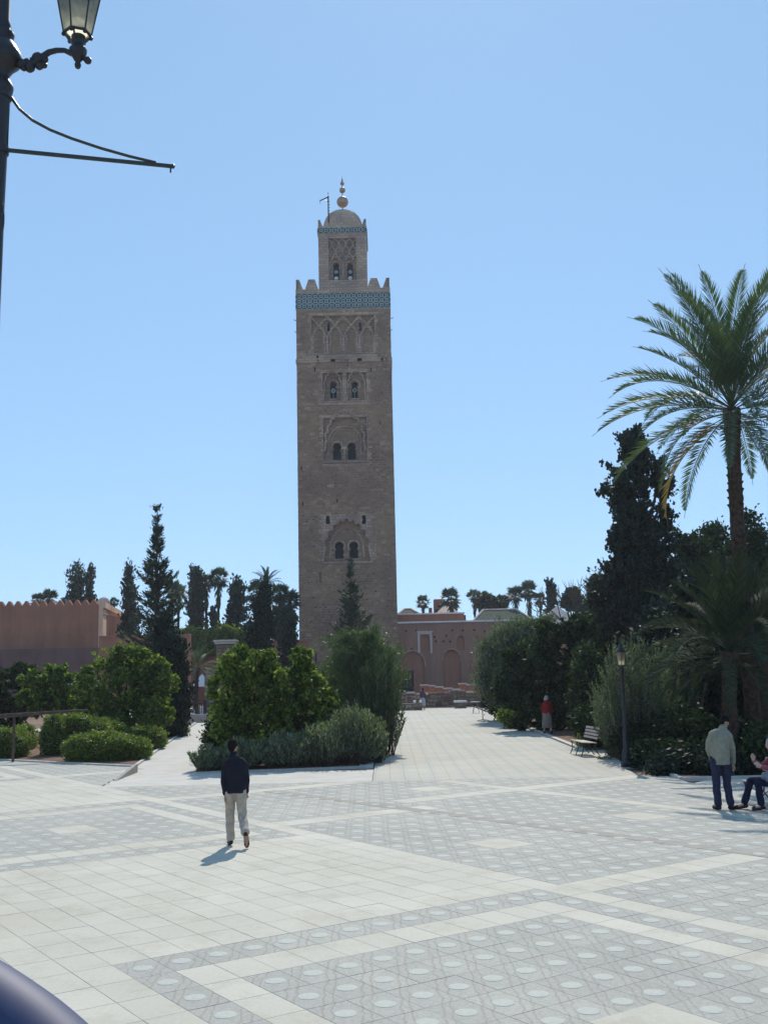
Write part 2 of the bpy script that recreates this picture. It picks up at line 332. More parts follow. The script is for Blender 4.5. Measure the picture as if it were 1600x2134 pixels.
# ------------------------------------------------------------------ ground, plaza, paths
MB().slab([(-700, -60), (700, -60), (700, 900), (-700, 900)], -.40, -.06).build('ground', M['ground'], kind='structure')
plaza = MB().slab([(-45, -6), (25, -6), (25, 26.0), (7.25, 26.0), (7.25, 28.3), (-7.6, 28.3), (-8.1, 34.2), (-14, 38.3), (-45, 60)], -.055, -.003).build('plaza', M['joint_sand'], kind='structure')
def bed_line(x): return 34.2 + (-8.1 - x) * .70
def cell_type(i, j, u, v):
    """S pale smooth slab, P grey studded paver; i counts along U, j along V"""
    def band(lo, hi): return lo - 1e-3 <= u < hi - 1e-3
    if j == 14: return 'S'
    if j < 14:
        if j < 0: return 'S'
        r = lambda a, b: (u >= a - 1e-3 and u < b - 1e-3)
        def panel(a, b):
            if not r(a, b): return None
            if j in (0, 13) or u < a + DU - 1e-3 or u >= b - DU - 1e-3: return 'P'
            if j in (1, 12) or u < a + 2 * DU - 1e-3 or u >= b - 2 * DU - 1e-3: return 'S'
            mid = (a + b) / 2
            if j in (6, 7) and abs(u + DU / 2 - mid) < DU * .99: return 'D'
            return 'P'
        for a, b in ((U0, U0 + 15 * DU), (U0 - 22 * DU, U0 - 10 * DU), (U0 - 48 * DU, U0 - 34 * DU)):
            t = panel(a, b)
            if t: return t
        return 'S'
    if j == 32: return 'S'
    if j < 24:
        if i in (0, -13, -22, -35): return 'S'
        if j in (18, 19) and i in (-6, -5, 6, 7): return 'D'
    else:
        if i in (-15, -22, 1, -30): return 'S'
        if j in (28, 29) and i in (-7, -6, -18, -17): return 'D'
    return 'P'
SL = MB(); SL.box(-DU / 2 + .0025, DU / 2 - .0025, -DV / 2 + .0035, DV / 2 - .0035, -.045, 0, 0, .002)
PV = MB(); PV.box(-DU / 2 + .004, DU / 2 - .004, -DV / 2 + .004, DV / 2 - .004, -.045, -.0005, 0, .002)
def stud_verts():
    n = 14; v = []
    for r, z in ((.104, -.001), (.096, .004), (.06, .006)): v += [(r * math.cos(k * 2 * math.pi / n), r * math.sin(k * 2 * math.pi / n), z) for k in range(n)]
    f = [(a * n + k, a * n + (k + 1) % n, (a + 1) * n + (k + 1) % n, (a + 1) * n + k) for a in (0, 1) for k in range(n)] + [tuple(range(2 * n, 3 * n))]
    return v, f
PV.add(*stud_verts(), 1)
DM = MB(); DM.box(-.425, .425, -.40, .40, -.045, .0, 0, .006)
cells = []
for i in range(-75, 40):
    for j in range(-30, 70):
        u, v = U0 + i * DU, V0 + j * DV; c = UV * (u + DU / 2) + VV * (v + DV / 2)
        if c.y < 5.5 or abs(c.x) > .5 * c.y + 3: continue
        ok = c.y < 28.15 if -7.6 < c.x < 7.2 else (c.y < 25.85 if c.x >= 7.2 else c.y < bed_line(c.x) - .1)
        if ok: cells.append((c.length, i, j, u, v, c))
cells.sort(key=lambda t: t[0])
rg = random.Random(3)
slab_me = SL.mesh('paving_slab', M['slab']); pav_me = PV.mesh('studded_paver', [M['paver'], M['stud']]); dia_me = DM.mesh('panel_slab', M['slab'])
rest = {'S': MB(), 'P': MB()}; cnt = {'S': 0, 'P': 0}; done = set()
for dist, i, j, u, v, c in cells:
    t = cell_type(i, j, u, v)
    if t == 'D':
        if (i - 1, j) in done or (i, j - 1) in done or (i + 1, j) in done or (i, j + 1) in done or (i - 1, j - 1) in done or (i + 1, j - 1) in done or (i + 1, j + 1) in done or (i - 1, j + 1) in done: continue
        done.add((i, j))
        # centre of the four cells of this diamond
        fam = [(a, b) for a in (i - 1, i, i + 1) for b in (j - 1, j, j + 1) if cell_type(a, b, U0 + a * DU, V0 + b * DV) == 'D']
        uc = U0 + (sum(a for a, b in fam) / len(fam) + .5) * DU; vc = V0 + (sum(b for a, b in fam) / len(fam) + .5) * DV
        cc = UV * uc + VV * vc; link('panel_slab', dia_me, plaza, cc, TH)
        q = MB()
        for s in (-1, 1): q.box(s * .43 if s > 0 else -DU + .004, DU - .004 if s > 0 else -.43, -.40, .40, -.045, -.004)
        link('filler_paver', q.mesh('filler_paver', M['paver']), plaza, cc, TH)
        for a, b in fam: done.add((a, b))
        continue
    dz = rg.uniform(-.001, .001)
    vis = abs(c.x) < .375 * c.y + .2
    if vis and cnt[t] < 300:
        cnt[t] += 1; o = link('paving_slab' if t == 'S' else 'studded_paver', slab_me if t == 'S' else pav_me, plaza, (c.x, c.y, dz), TH)
        o.rotation_euler = (rg.uniform(-.0015, .0015), rg.uniform(-.0015, .0015), TH)
    else:
        src = SL if t == 'S' else PV
        rest[t].v, off = rest[t].v, len(rest[t].v)
        rest[t].v += [tuple(c + UV * p[0] + VV * p[1] + Vector((0, 0, p[2] + dz))) for p in src.v]
        rest[t].f += [tuple(k + off for k in f) for f in src.f]; rest[t].m += src.m
rest['S'].build('far_paving_slabs', M['slab'], plaza, kind='stuff'); rest['P'].build('far_studded_pavers', [M['paver'], M['stud']], plaza, kind='stuff')
# shallow drain across the plaza
a, b = gnd(560, 1649), gnd(1900, 1822); n_ = (b - a).normalized().cross(Vector((0, 0, 1))) * .17
M['drain'] = plain('drain_and_shaded_kerb', (.315, .295, .25), .9, .15, 4)
MB().slab([(p.x, p.y) for p in (a + n_, b + n_, b - n_, a - n_)][::1], -.004, .0035).build('drain_channel', M['drain'], kind='structure')
# promenade, platform and left path
MB().slab([(-.45, 28.32), (6.55, 28.32), (6.55, 82), (-.45, 82)], -.05, -.004).build('promenade', M['promenade'], kind='structure')
MB().slab([(-7.55, 28.32), (-.47, 28.32), (-.47, 31.6), (-5.75, 31.6), (-8.0, 34)], -.05, -.003).build('platform', M['path'], kind='structure')
MB().slab([(-8.02, 34.02), (-5.75, 31.62), (-9.6, 65), (-11.6, 65)], -.05, -.002).build('path', M['path'], kind='structure')
MB().slab([(-48, 57), (-17, 59), (-17, 62.4), (-48, 62)], -.05, -.01).build('side_path', M['path'], kind='structure')
MB().slab([(-22, 69), (-9, 69), (-8, 96), (-24, 96)], -.05, -.01).build('forecourt', M['path'], kind='structure')
MB().slab([(-60, 82.05), (45, 82.05), (45, 138), (-60, 138)], -.05, -.035).build('mosque_ground', M['ground'], kind='structure')
MB().slab([(6.57, 30.5), (8.2, 30.5), (8.2, 37), (6.57, 37)], -.05, -.002).build('bench_pad', M['path'], kind='structure')
MB().slab([(7.27, 26.05), (26, 26.05), (26, 26.9), (7.9, 26.9)], -.05, -.002).build('pad_strip', M['path'], kind='structure')
M['soil_bed'] = M['soil']
MB().slab([(-8.15, 34.35), (-11.75, 65), (-16.9, 65), (-16.9, 56.9), (-48, 56.9), (-48, 62.5)][:4] + [(-48, 56.9), (-48, 62)], -.05, -.015) 
MB().slab([(-8.2, 34.5), (-11.8, 65), (-16.8, 64), (-16.8, 56.8), (-47, 56), (-47, 61.8)][:5] + [(-14, 38.6)], -.05, .03).build('left_bed', M['soil'], kind='structure')
MB().slab([(-5.7, 31.75), (-.95, 32.6), (-.95, 78), (-9.9, 78), (-9.5, 64.5)], -.05, .03).build('centre_bed', M['soil'], kind='structure')
MB().slab([(7.3, 27.1), (30, 27.1), (50, 80), (6.95, 80), (6.75, 37.1), (8.3, 37.0), (8.3, 30.3), (7.3, 29.2)], -.05, .03).build('right_bed', M['soil'], kind='structure')
def kerb(name, pts, w=.14, h=.10):
    q = MB()
    for p, r in zip(pts[:-1], pts[1:]):
        p, r = Vector((*p, 0)), Vector((*r, 0)); L = (r - p).length; d = (r - p) / L; nn = Vector((-d.y, d.x, 0)) * w / 2
        k = max(1, int(L / 1.0))
        for t in range(k):
            A, B = p + d * (L * t / k + .006), p + d * (L * (t + 1) / k - .006)
            q.slab([(A - nn)[:2], (B - nn)[:2], (B + nn)[:2], (A + nn)[:2]], -.05, h)
    return q.build(name, M['kerb'], kind='structure')
kerb('kerb_left_bed', [(-8.12, 34.35), (-14.0, 38.45), (-30, 49.6)], .12, .05); kerb('kerb_left_path', [(-8.15, 34.6), (-11.7, 65)], .1, .05)
kerb('kerb_centre_front', [(-5.75, 31.68), (-.9, 32.5)], .1, .03); kerb('kerb_promenade_left', [(-.7, 32.4), (-.7, 79)], .42, .03)
kerb('kerb_promenade_right', [(6.68, 37.1), (6.78, 80)], .2, .05); kerb('kerb_right_bed', [(8.25, 37), (8.25, 30.4), (7.28, 29.0), (7.28, 27.0), (30, 27.0)], .12, .06)
w_ = MB(); w_.add([(-7.66, 29.9, -.04), (-7.56, 29.9, -.04), (-7.56, 32.4, -.04), (-7.66, 32.4, -.04), (-7.66, 29.92, .005), (-7.56, 29.92, .005), (-7.56, 32.4, .25), (-7.66, 32.4, .25)],
    [(3, 2, 1, 0), (4, 5, 6, 7), (0, 1, 5, 4), (1, 2, 6, 5), (2, 3, 7, 6), (3, 0, 4, 7)])
w_.build('ramp_kerb', M['drain'], kind='structure')  # darker drain concrete puts the kerb face's shade into its colour
o = MB().box(-12.6, -9.2, 66, 66.35, -.05, .48, 0, .02).build('low_wall', M['pale_plaster']); tag(o, 'low pale garden wall closing the far end of the left path', 'wall')

# ------------------------------------------------------------------ the minaret
TX, TH2, TY = -5.0, 6.45, 139.0
def arc(cx, cz, r, a0, a1, n=12): return [(cx + r * math.cos(math.radians(a0 + (a1 - a0) * k / n)), cz + r * math.sin(math.radians(a0 + (a1 - a0) * k / n))) for k in range(n + 1)]
def horseshoe(cx, z0, w, h):
    r = w / 2; cz = z0 + h - r
    return [(cx - r, z0), (cx + r, z0), (cx + r, cz - r * .95), (cx + r * .72, cz - r * .75)] + arc(cx, cz, r, -42, 222, 14) + [(cx - r * .72, cz - r * .75), (cx - r, cz - r * .95)]
def lobed(cx, z0, w, zs, top, lobes=9, amp=.16):
    """pointed arch with a scalloped intrados"""
    pts = [(cx - w / 2, z0), (cx + w / 2, z0)]; n = lobes * 6; R_ = w / 2
    for k in range(n + 1):
        t = k / n; a = math.pi * t; bx, bz = math.cos(a) * R_, math.sin(a)
        hz = (bz ** .95) * (top - zs) * (1 - .0 * t)
        px_ = bx * (1 - .18 * math.sin(a)); s = 1 - amp * (1 - abs(math.sin(t * lobes * math.pi)))
        pts.append((cx + px_ * s, zs + hz * (s if bz > .02 else 1)))
    return pts
def rect(x0, x1, z0, z1): return [(x0, z0), (x1, z0), (x1, z1), (x0, z1)]
mina = thing('minaret', 'tall square sandstone minaret with blue-green tile band, stepped merlons and domed lantern', 'minaret', (TX, TY + TH2, 0))
mp_ = mina
def local(o):
    o.matrix_parent_inverse = Matrix.Translation((-TX, -(TY + TH2), 0)); return o
WINS = [(-6.05, 17.82, 1.15, 2.25, 'low'), (-4.13, 17.82, 1.15, 2.25, 'low'), (-6.16, 31.2, 1.1, 2.35, 'mid'), (-4.16, 31.2, 1.1, 2.35, 'mid'),
        (-6.54, 39.75, .86, 2.35, 'bell'), (-3.62, 39.75, .86, 2.35, 'bell')]
SMALL = [(-7.5, 22.45, .52, 1.15), (-2.7, 22.4, .52, 1.15), (-7.05, 49.35, .34, 1.25), (-2.72, 49.3, .34, 1.25)]
winh = [horseshoe(x, z, w, h) for x, z, w, h, _ in WINS]
smh = [rect(x - w / 2, x + w / 2, z, z + h * .8)[:2] + arc(x, z + h * .8, w / 2, 0, 180, 6) for x, z, w, h in SMALL]
blind = [lobed(-5.0, 17.35, 6.3, 19.4, 23.0, 9, .10), rect(-7.95, -2.1, 30.9, 37.0), rect(-7.95, -4.9 - .35, 39.3, 43.3), rect(-4.9 + .15, -2.0, 39.3, 43.3)]
arcade = [lobed(x, 46.1, 1.55, 48.3, 49.9, 5, .14) for x in (-8.42, -6.12, -3.95, -1.72)]
panels = [rect(-9.4, -.75, 45.95, 51.4)]
zt = 52.35
flat_plate('facade_front', rect(TX - TH2, TX + TH2, 0, zt), blind + panels + smh[:2], TY, .42, M['trim'], mina); local(mina.children[-1])
# second leaf: bottom of the blind arches
flat_plate('facade_inner', rect(TX - TH2, TX + TH2, 0, zt), winh + smh, TY + .42, .5, M['tower'], mina); local(mina.children[-1])
shaft = MB().box(TX - TH2, TX + TH2, TY + 1.6, TY + 2 * TH2, 0, zt).build('shaft', M['tower'], mina); local(shaft)
side = MB(); side.box(TX - TH2, TX - TH2 + 1.0, TY + .92, TY + 1.6, 0, zt).box(TX + TH2 - 1.0, TX + TH2, TY + .92, TY + 1.6, 0, zt)
local(side.build('shaft_cheek', M['tower'], mina))
# masonry: every course laid block by block on the three sides that can be seen
rg = random.Random(11); mas = MB()
def inside(x, z, boxes): return any(a < x < b and c < z < d for a, b, c, d in boxes)
keep = [(-8.55, -1.5, 17.0, 23.6), (-8.3, -1.75, 30.3, 37.5), (-8.3, -5.0, 38.9, 43.7), (-4.95, -1.65, 38.9, 43.7), (-9.7, -.4, 45.3, 51.8), (-7.9, -7.1, 22.2, 23.9), (-3.1, -2.3, 22.2, 23.9)]
z = 0.0
while z < zt - .2:
    h = rg.choice((.27, .31, .34, .38)); h = min(h, zt - z); x = TX - TH2 + .004
    while x < TX + TH2 - .1:
        w = rg.uniform(.35, .85); w = min(w, TX + TH2 - .004 - x)
        if w > .08 and not inside(x + w / 2, z + h / 2, keep) and rg.random() > .012:
            d = rg.uniform(.012, .05) + (.05 if rg.random() < .04 else 0)
            mas.box(x + .012, x + w - .012, TY - d, TY + .01, z + .012, z + h - .012)
        x += w
    for sgn in (-1, 1):
        y = TY + .03
        while y < TY + 2 * TH2 - .1:
            w = rg.uniform(.45, .95); w = min(w, TY + 2 * TH2 - y); d = rg.uniform(.01, .035); X = TX + sgn * TH2
            mas.box(min(X, X + sgn * d) , max(X, X + sgn * d) , y + .012, y + w - .012, z + .012, z + h - .012); y += w
    z += h
local(mas.build('masonry_block', M['masonry'], mina, kind='stuff'))
# rubble filling inside the blind panels, keeping clear of the windows
mas = MB(); wb = [(x - w / 2 - .25, x + w / 2 + .25, z - .15, z + h + .3) for x, z, w, h, _ in WINS] + [(x - .35, x + .35, z - .1, z + h + .2) for x, z, w, h in SMALL]
for a, b, c, d in keep[:5]:
    z = c
    while z < d:
        h = rg.choice((.28, .33)); x = a
        while x < b:
            w = rg.uniform(.4, .8)
            if not inside(x + w / 2, z + h / 2, wb): mas.box(x + .012, x + w - .012, TY + .42 - rg.uniform(.01, .035), TY + .425, z + .012, z + h - .012)
            x += w
        z += h
local(mas.build('infill_block', M['masonry'], mina, kind='stuff'))
# windows: dark chamber behind each opening, reveals are the thickness of the two leaves
for (x, z, w, h, kind_) in WINS:
    wn_ = MB().box(x - w / 2 - .3, x + w / 2 + .3, TY + .93, TY + 1.3, z - .3, z + h + .3).build('window', M['dark_in'], mina); local(wn_)
    s = MB().box(x - w / 2 - .08, x + w / 2 + .08, TY + .30, TY + .7, z - .12, z).build('sill', M['trim'], wn_)
    s.matrix_parent_inverse = wn_.matrix_parent_inverse.copy()
    s.parent = wn_; s.matrix_parent_inverse = Matrix.Identity(4)
    if kind_ == 'bell':
        b = MB(); zc = z + 1.15
        b.tube([(x + .25 * math.cos(t * math.pi / 6), TY + .55, zc + .25 * math.sin(t * math.pi / 6)) for t in range(13)], .075, 6)
        b.ball((x, TY + .6, zc), .09, 8, 6); b.tube([(x, TY + .62, z), (x, TY + .62, zc - .25)], .03, 6)
        link('loudspeaker', b.mesh('loudspeaker', M['tile_pale'], True), wn_)
for (x, z, w, h) in SMALL:
    local(MB().box(x - w / 2 - .2, x + w / 2 + .2, TY + .93, TY + 1.2, z - .2, z + h + .2).build('slit_window', M['dark_in'], mina))
# carved ribs
def rib(q, pts, y, w=.11): q.tube([(a, y, b) for a, b in pts], [(w, w)] * len(pts), 4)
r1 = MB()
def outline(cx, w, zs, top, lobes, amp, z0): return [(cx + w / 2, z0)] + lobed(cx, z0, w, zs, top, lobes, amp)[2:] + [(cx - w / 2, z0)]
rib(r1, outline(-5.0, 6.5, 19.4, 23.25, 9, .10, 17.35), TY - .06, .17)
rib(r1, [(-8.5, 17.2), (-1.6, 17.2)], TY - .06, .15); rib(r1, [(-8.5, 17.2), (-8.5, 19.8)], TY - .03, .09); rib(r1, [(-1.55, 17.2), (-1.55, 19.8)], TY - .03, .09)
rib(r1, outline(-5.02, 4.6, 19.6, 22.0, 9, .06, 18.0), TY + .34, .13)
for x in (-6.05, -4.13): rib(r1, arc(x, 19.5, .74, -40, 220, 14), TY + .36, .11)
local(r1.build('carved_arch', M['trim'], mina)); r1 = MB()
rib(r1, arc(-5.1, 33.6, 2.25, 0, 180, 24) , TY + .30, .16); rib(r1, arc(-5.1, 33.6, 1.85, 0, 180, 24), TY + .34, .10)
for s in (-1, 1): rib(r1, [(-5.1 + s * 2.25, 33.6), (-5.1 + s * 2.25, 31.9)], TY + .34, .12)
rib(r1, outline(-5.05, 5.5, 34.0, 38.0, 11, .09, 32.4), TY - .06, .15)
rib(r1, [(-8.0, 30.85), (-2.05, 30.85)], TY - .06, .15); rib(r1, [(-8.1, 37.3), (-8.1, 31)], TY - .03, .07); rib(r1, [(-1.95, 37.3), (-1.95, 31)], TY - .03, .07)
for x in (-6.16, -4.16): rib(r1, arc(x, 33.0, .72, -35, 215, 12), TY + .36, .11)
r1.box(-5.45, -4.9, TY + .2, TY + .43, 32.6, 33.1); r1.box(-5.28, -5.05, TY + .25, TY + .43, 31.2, 32.6)
local(r1.build('carved_arch', M['trim'], mina)); r1 = MB()
for cx, c0 in ((-6.6, -6.54), (-3.4, -3.62)):
    r1 = MB(); rib(r1, outline(cx, 2.5, 41.4, 43.6, 7, .10, 39.4), TY - .02, .10); rib(r1, arc(c0, 41.6, .75, -30, 210, 12), TY + .36, .11); local(r1.build('carved_arch', M['trim'], mina))
r1 = MB()
rib(r1, [(-8.2, 39.25), (-1.8, 39.25)], TY - .02, .1)
local(r1.build('carved_ledge', M['trim'], mina))
r2 = MB()
cxs = (-8.42, -6.12, -3.95, -1.72)
for cx in cxs:
    rib(r2, outline(cx, 1.75, 48.3, 50.0, 5, .14, 46.1), TY + .20, .16); rib(r2, outline(cx, 1.25, 48.2, 49.4, 5, .12, 46.1), TY + .36, .07)
for a in (-9.4, -7.27, -5.03, -2.83, -.75): r2.box(a - .16, a + .16, TY + .05, TY + .43, 46.0, 48.3)
for k in range(5):                                                   # interlacing ribs over the arcade
    c = (-9.4, -7.27, -5.03, -2.83, -.75)[k]
    for s in (-1, 1):
        P_ = [(c, 48.3), (c + s * .45, 49.2), (c + s * 1.05, 49.95), (c + s * 1.55, 50.6), (c + s * 2.15, 51.35)]
        P_ = [p for p in P_ if -9.45 < p[0] < -.7]
        if len(P_) > 1: rib(r2, P_, TY + .18, .15)
        P_ = [(c + s * 1.1, 49.95), (c + s * .7, 50.55), (c + s * .1, 51.0), (c, 51.35)]; P_ = [p for p in P_ if -9.45 < p[0] < -.7]
        if len(P_) > 1: rib(r2, P_, TY + .18, .12)
rib(r2, [(-9.45, 51.45), (-.7, 51.45)], TY - .02, .08); rib(r2, [(-9.45, 45.95), (-.7, 45.95)], TY - .02, .12)
rib(r2, [(-9.5, 45.95), (-9.5, 51.45)], TY - .02, .08); rib(r2, [(-.65, 45.95), (-.65, 51.45)], TY - .02, .08)
local(r2.build('blind_arcade', M['trim'], mina))
# string course, projecting a little, pale repaired stones on it
sc = MB(); T = TH2
for a, b, c, d, z0, z1 in ((TX - T - .12, TX + T + .12, TY - .12, TY + .02, 44.75, 45.3),): sc.box(a, b, c, d, z0, z1)
sc.box(TX + T - .0, TX + T + .12, TY + .02, TY + 2 * T + .12, 44.75, 45.3); sc.box(TX - T - .12, TX - T + .0, TY + .02, TY + 2 * T + .12, 44.75, 45.3)
for k in range(26):
    x = rg.uniform(-9.8, .9); sc.box(x, x + rg.uniform(.25, .6), TY - .17, TY - .12, 44.82, 45.2)
for k in range(22):
    x = rg.uniform(-9.6, .9); zz = rg.choice((43.6, 44.1, 45.45)); sc.box(x, x + rg.uniform(.2, .45), TY - .07, TY + .0, zz, zz + .28)
local(sc.build('string_course', M['trim'], mina))
for z0 in (50.9, 49.2):
    for s in (-1, 1): local(MB().tube([(TX + s * T, TY + .25, z0), (TX + s * (T + (.42 if z0 > 50 else .28)), TY + .2, z0 + .08)], .05, 6).build('putlog_beam', M['wood'], mina))
# dark holes left by the scaffolding
ph = MB()
for k in range(70):
    x, z = rg.uniform(-11, 1), rg.uniform(6, 44)
    if inside(x, z, keep): continue
    w = rg.uniform(.05, .10); h = rg.choice((.1, .14, .5 if rg.random() < .25 else .12)); ph.box(x - w, x + w, TY - .068, TY - .05, z, z + h)
for x, z in ((-9.0, 43.4), (-8.6, 15.2), (-8.6, 14.7), (-9.3, 4.0), (-9.3, 4.5)): ph.box(x - .06, x + .06, TY - .07, TY - .05, z, z + .9)
local(ph.build('putlog_hole', M['dark_in'], mina, kind='stuff'))
# glazed tile band round the head of the shaft
bz0, bz1 = zt + .0, 54.62
local(MB().box(TX - T - .05, TX + T + .05, TY - .05, TY + 2 * T + .05, bz0, bz1).build('tile_band', M['tile_pale'], mina))
def mosaic(q, x0, x1, z0, z1, nx, nz, y, s=1.0, axis='x', X=0):
    cw, chh = (x1 - x0) / nx, (z1 - z0) / nz
    def piece(cx, cz, hw, hh, cut):
        P_ = [(cx - hw + cut, cz - hh), (cx + hw - cut, cz - hh), (cx + hw, cz - hh + cut), (cx + hw, cz + hh - cut), (cx + hw - cut, cz + hh), (cx - hw + cut, cz + hh), (cx - hw, cz + hh - cut), (cx - hw, cz - hh + cut)]
        if axis == 'x': q.prism(P_, y - .035, y + .01)
        else:
            q.add([(X + s * .035, p[0], p[1]) for p in P_] + [(X, p[0], p[1]) for p in P_], [tuple(range(8))] + [(i, i + 8, (i + 1) % 8 + 8, (i + 1) % 8) for i in range(8)])
    for i in range(nx):
        for j in range(nz): piece(x0 + (i + .5) * cw, z0 + (j + .5) * chh, .15 * cw, .14 * chh, .04 * cw)
        for j in range(nz + 1): piece(x0 + (i + .5) * cw, z0 + j * chh + (.06 if j == 0 else -.06 if j == nz else 0), .36 * cw, .11 * chh, .07 * cw)
    for i in range(nx + 1):
        for j in range(nz): piece(x0 + i * cw + (.08 if i == 0 else -.08 if i == nx else 0), z0 + (j + .5) * chh, .15 * cw, .36 * chh, .11 * cw)
q = MB(); mosaic(q, TX - T, TX + T, bz0 + .08, bz1 - .08, 17, 3, TY - .05)
mosaic(q, TY, TY + 2 * T, bz0 + .08, bz1 - .08, 17, 3, 0, 1, 'y', TX + T + .05); mosaic(q, TY, TY + 2 * T, bz0 + .08, bz1 - .08, 17, 3, 0, -1, 'y', TX - T - .05)
local(q.build('mosaic_tile', M['tile_teal'], mina, kind='stuff'))
par = MB(); T_ = T + .06
par.box(TX - T_, TX + T_, TY - .06, TY + .5, bz1, 55.25).box(TX - T_, TX + T_, TY + 2 * T - .5, TY + 2 * T + .06, bz1, 55.25)
par.box(TX - T_, TX - T_ + .5, TY + .5, TY + 2 * T - .5, bz1, 55.25).box(TX + T_ - .5, TX + T_, TY + .5, TY + 2 * T - .5, bz1, 55.25)
par.box(TX - T_ + .5, TX + T_ - .5, TY + .5, TY + 2 * T - .5, bz1, 54.9)
local(par.build('parapet', M['trim'], mina))
def step_profile(w, h, top, n, half=False):
    R_ = [];
    for k in range(n):
        x0 = w / 2 - (w / 2 - top / 2) * k / n; x1 = w / 2 - (w / 2 - top / 2) * (k + 1) / n
        R_ += [(x0, h * k / n), (x0 * .3 + x1 * .7, h * (k + 1) / n)]
    R_ += [(top / 2, h)]
    if half: return [(0, 0)] + R_ + [(0, h)]
    return R_ + [(-x, z) for x, z in R_[::-1]]
def merlon_mesh(w, h, top, n, th): return MB().prism(step_profile(w, h, top, n)[::-1], -th / 2, th / 2).mesh('merlon', M['trim'])
def corner_mesh(w, h, top, n, th):
    q = MB(); P_ = step_profile(w, h, top, n, True); q.prism(P_[::-1], 0, th)
    o_ = len(q.v); q.add([(y * 1.0, x, z) for x, y, z in q.v[:]], [f[::-1] for f in q.f[:]]); return q.mesh('merlon', M['trim'])
mm = merlon_mesh(1.8, 1.42, .85, 6, .42); cm = corner_mesh(1.9, 1.42, .85, 6, .42)
for sx in (-1, 1):
    for sy, yy in ((1, TY - .02), (-1, TY + 2 * T + .02)):
        o = link('merlon', cm, mina, (TX + sx * T, yy, 55.25)); o.scale = (-sx, sy, 1); local(o)
    for sy, yy in ((1, TY + .2), (-1, TY + 2 * T - .2)):
        local(link('merlon', mm, mina, (TX + sx * (T - 2.15), yy, 55.25)))
        local(link('merlon', mm, mina, (TX + sx * (T - .2), TY + T - sy * (T - 2.15), 55.25), math.pi / 2))
        local(link('merlon', mm, mina, (TX + sx * (T - .2), TY + T - sy * (T - 4.3), 55.25), math.pi / 2))
# lantern
LY = 142.2
lc = at(713.5, 520, LY).x; LT = 3.42; lz0 = 54.9
l_band0, l_band1 = at(713, 485, LY).z, at(713, 474, LY).z
swz0, swz1 = at(713, 541, LY).z, at(713, 495, LY).z
lx = lambda p: at(p, 520, LY).x
lw = [horseshoe(lx(699.5), at(699, 583, LY).z, .86, at(699, 546, LY).z - at(699, 583, LY).z), horseshoe(lx(728.5), at(728, 583, LY).z, .86, at(699, 546, LY).z - at(699, 583, LY).z)]
lf = flat_plate('lantern_front', rect(lc - LT, lc + LT, lz0, l_band0), [rect(lx(684), lx(742.5), at(713, 583, LY).z - .0, swz1)], LY, .34, M['trim'], mina); local(lf)
local(flat_plate('lantern_inner', rect(lc - LT, lc + LT, lz0, l_band0), lw, LY + .34, .36, M['tower'], mina))
ls = MB(); ls.box(lc - LT, lc + LT, LY + 1.4, LY + 2 * LT, lz0, l_band0).box(lc - LT, lc - LT + .6, LY + .7, LY + 1.4, lz0, l_band0).box(lc + LT - .6, lc + LT, LY + .7, LY + 1.4, lz0, l_band0)
local(ls.build('lantern_body', M['trim'], mina))
for px_ in (699.5, 728.5):
    x = lx(px_); z = at(699, 583, LY).z
    wo_ = MB().box(x - .7, x + .7, LY + .71, LY + 1.2, z - .3, z + 3).build('lantern_window', M['dark_in'], mina); local(wo_)
    for zz, r_, mt in ((z + .32, .30, 'white_paint'), (z + 1.25, .30, 'tile_pale')):
        b = MB(); b.tube([(x, LY + .25, zz), (x, LY + .4, zz), (x, LY + .7, zz)], [r_, r_ * .6, r_ * .2], 14); b.ball((x, LY + .27, zz), .12, 8, 6)
        link('loudspeaker', b.mesh('loudspeaker', M[mt], True), wo_)
sb = MB(); x0, x1 = lx(684), lx(742.5); nx = 4; cw = (x1 - x0) / nx; rows = 3; rh = (swz1 - swz0) / (rows * .8)
for j in range(-1, rows):
    for i in range(nx + 1):
        for s in (-1, 1):
            c = x0 + (i + (.5 if j % 2 else 0)) * cw; z0 = swz1 - (j + 1) * rh * .8
            P_ = [(c, z0 + rh * .8), (c + s * cw * .12, z0 + rh * .62), (c + s * cw * .42, z0 + rh * .38), (c + s * cw * .5, z0)]
            P_ = [(min(x1, max(x0, a_)), b_) for a_, b_ in P_ if b_ <= swz1 + .01 and b_ > swz0 - .5]
            if len(P_) > 1 and (max(p[0] for p in P_) - min(p[0] for p in P_)) > .05: rib(sb, P_, LY + .14, .10)
for px_ in (699.5, 728.5):
    x = lx(px_); zc = at(699, 546, LY).z - .43
    rib(sb, arc(x, zc, .62, -40, 220, 14), LY + .13, .08); rib(sb, outline(x, 2.0, zc - .1, zc + 1.35, 7, .14, zc - 2.0), LY + .12, .085)
rib(sb, [(x0, swz1), (x1, swz1)], LY + .02, .07); rib(sb, [(x0, swz1), (x0, swz0 - 2.6)], LY + .02, .06); rib(sb, [(x1, swz1), (x1, swz0 - 2.6)], LY + .02, .06)
local(sb.build('sebka_lattice', M['trim'], mina))
local(MB().box(lc - LT - .1, lc + LT + .1, LY - .1, LY + 2 * LT + .1, l_band0, l_band1).build('lantern_tile_band', M['tile_pale'], mina))
q = MB(); mosaic(q, lc - LT, lc + LT, l_band0 + .05, l_band1 - .05, 9, 1, LY - .1)
mosaic(q, LY, LY + 2 * LT, l_band0 + .05, l_band1 - .05, 9, 1, 0, 1, 'y', lc + LT + .1); mosaic(q, LY, LY + 2 * LT, l_band0 + .05, l_band1 - .05, 9, 1, 0, -1, 'y', lc - LT - .1)
local(q.build('lantern_mosaic', M['tile_teal'], mina, kind='stuff'))
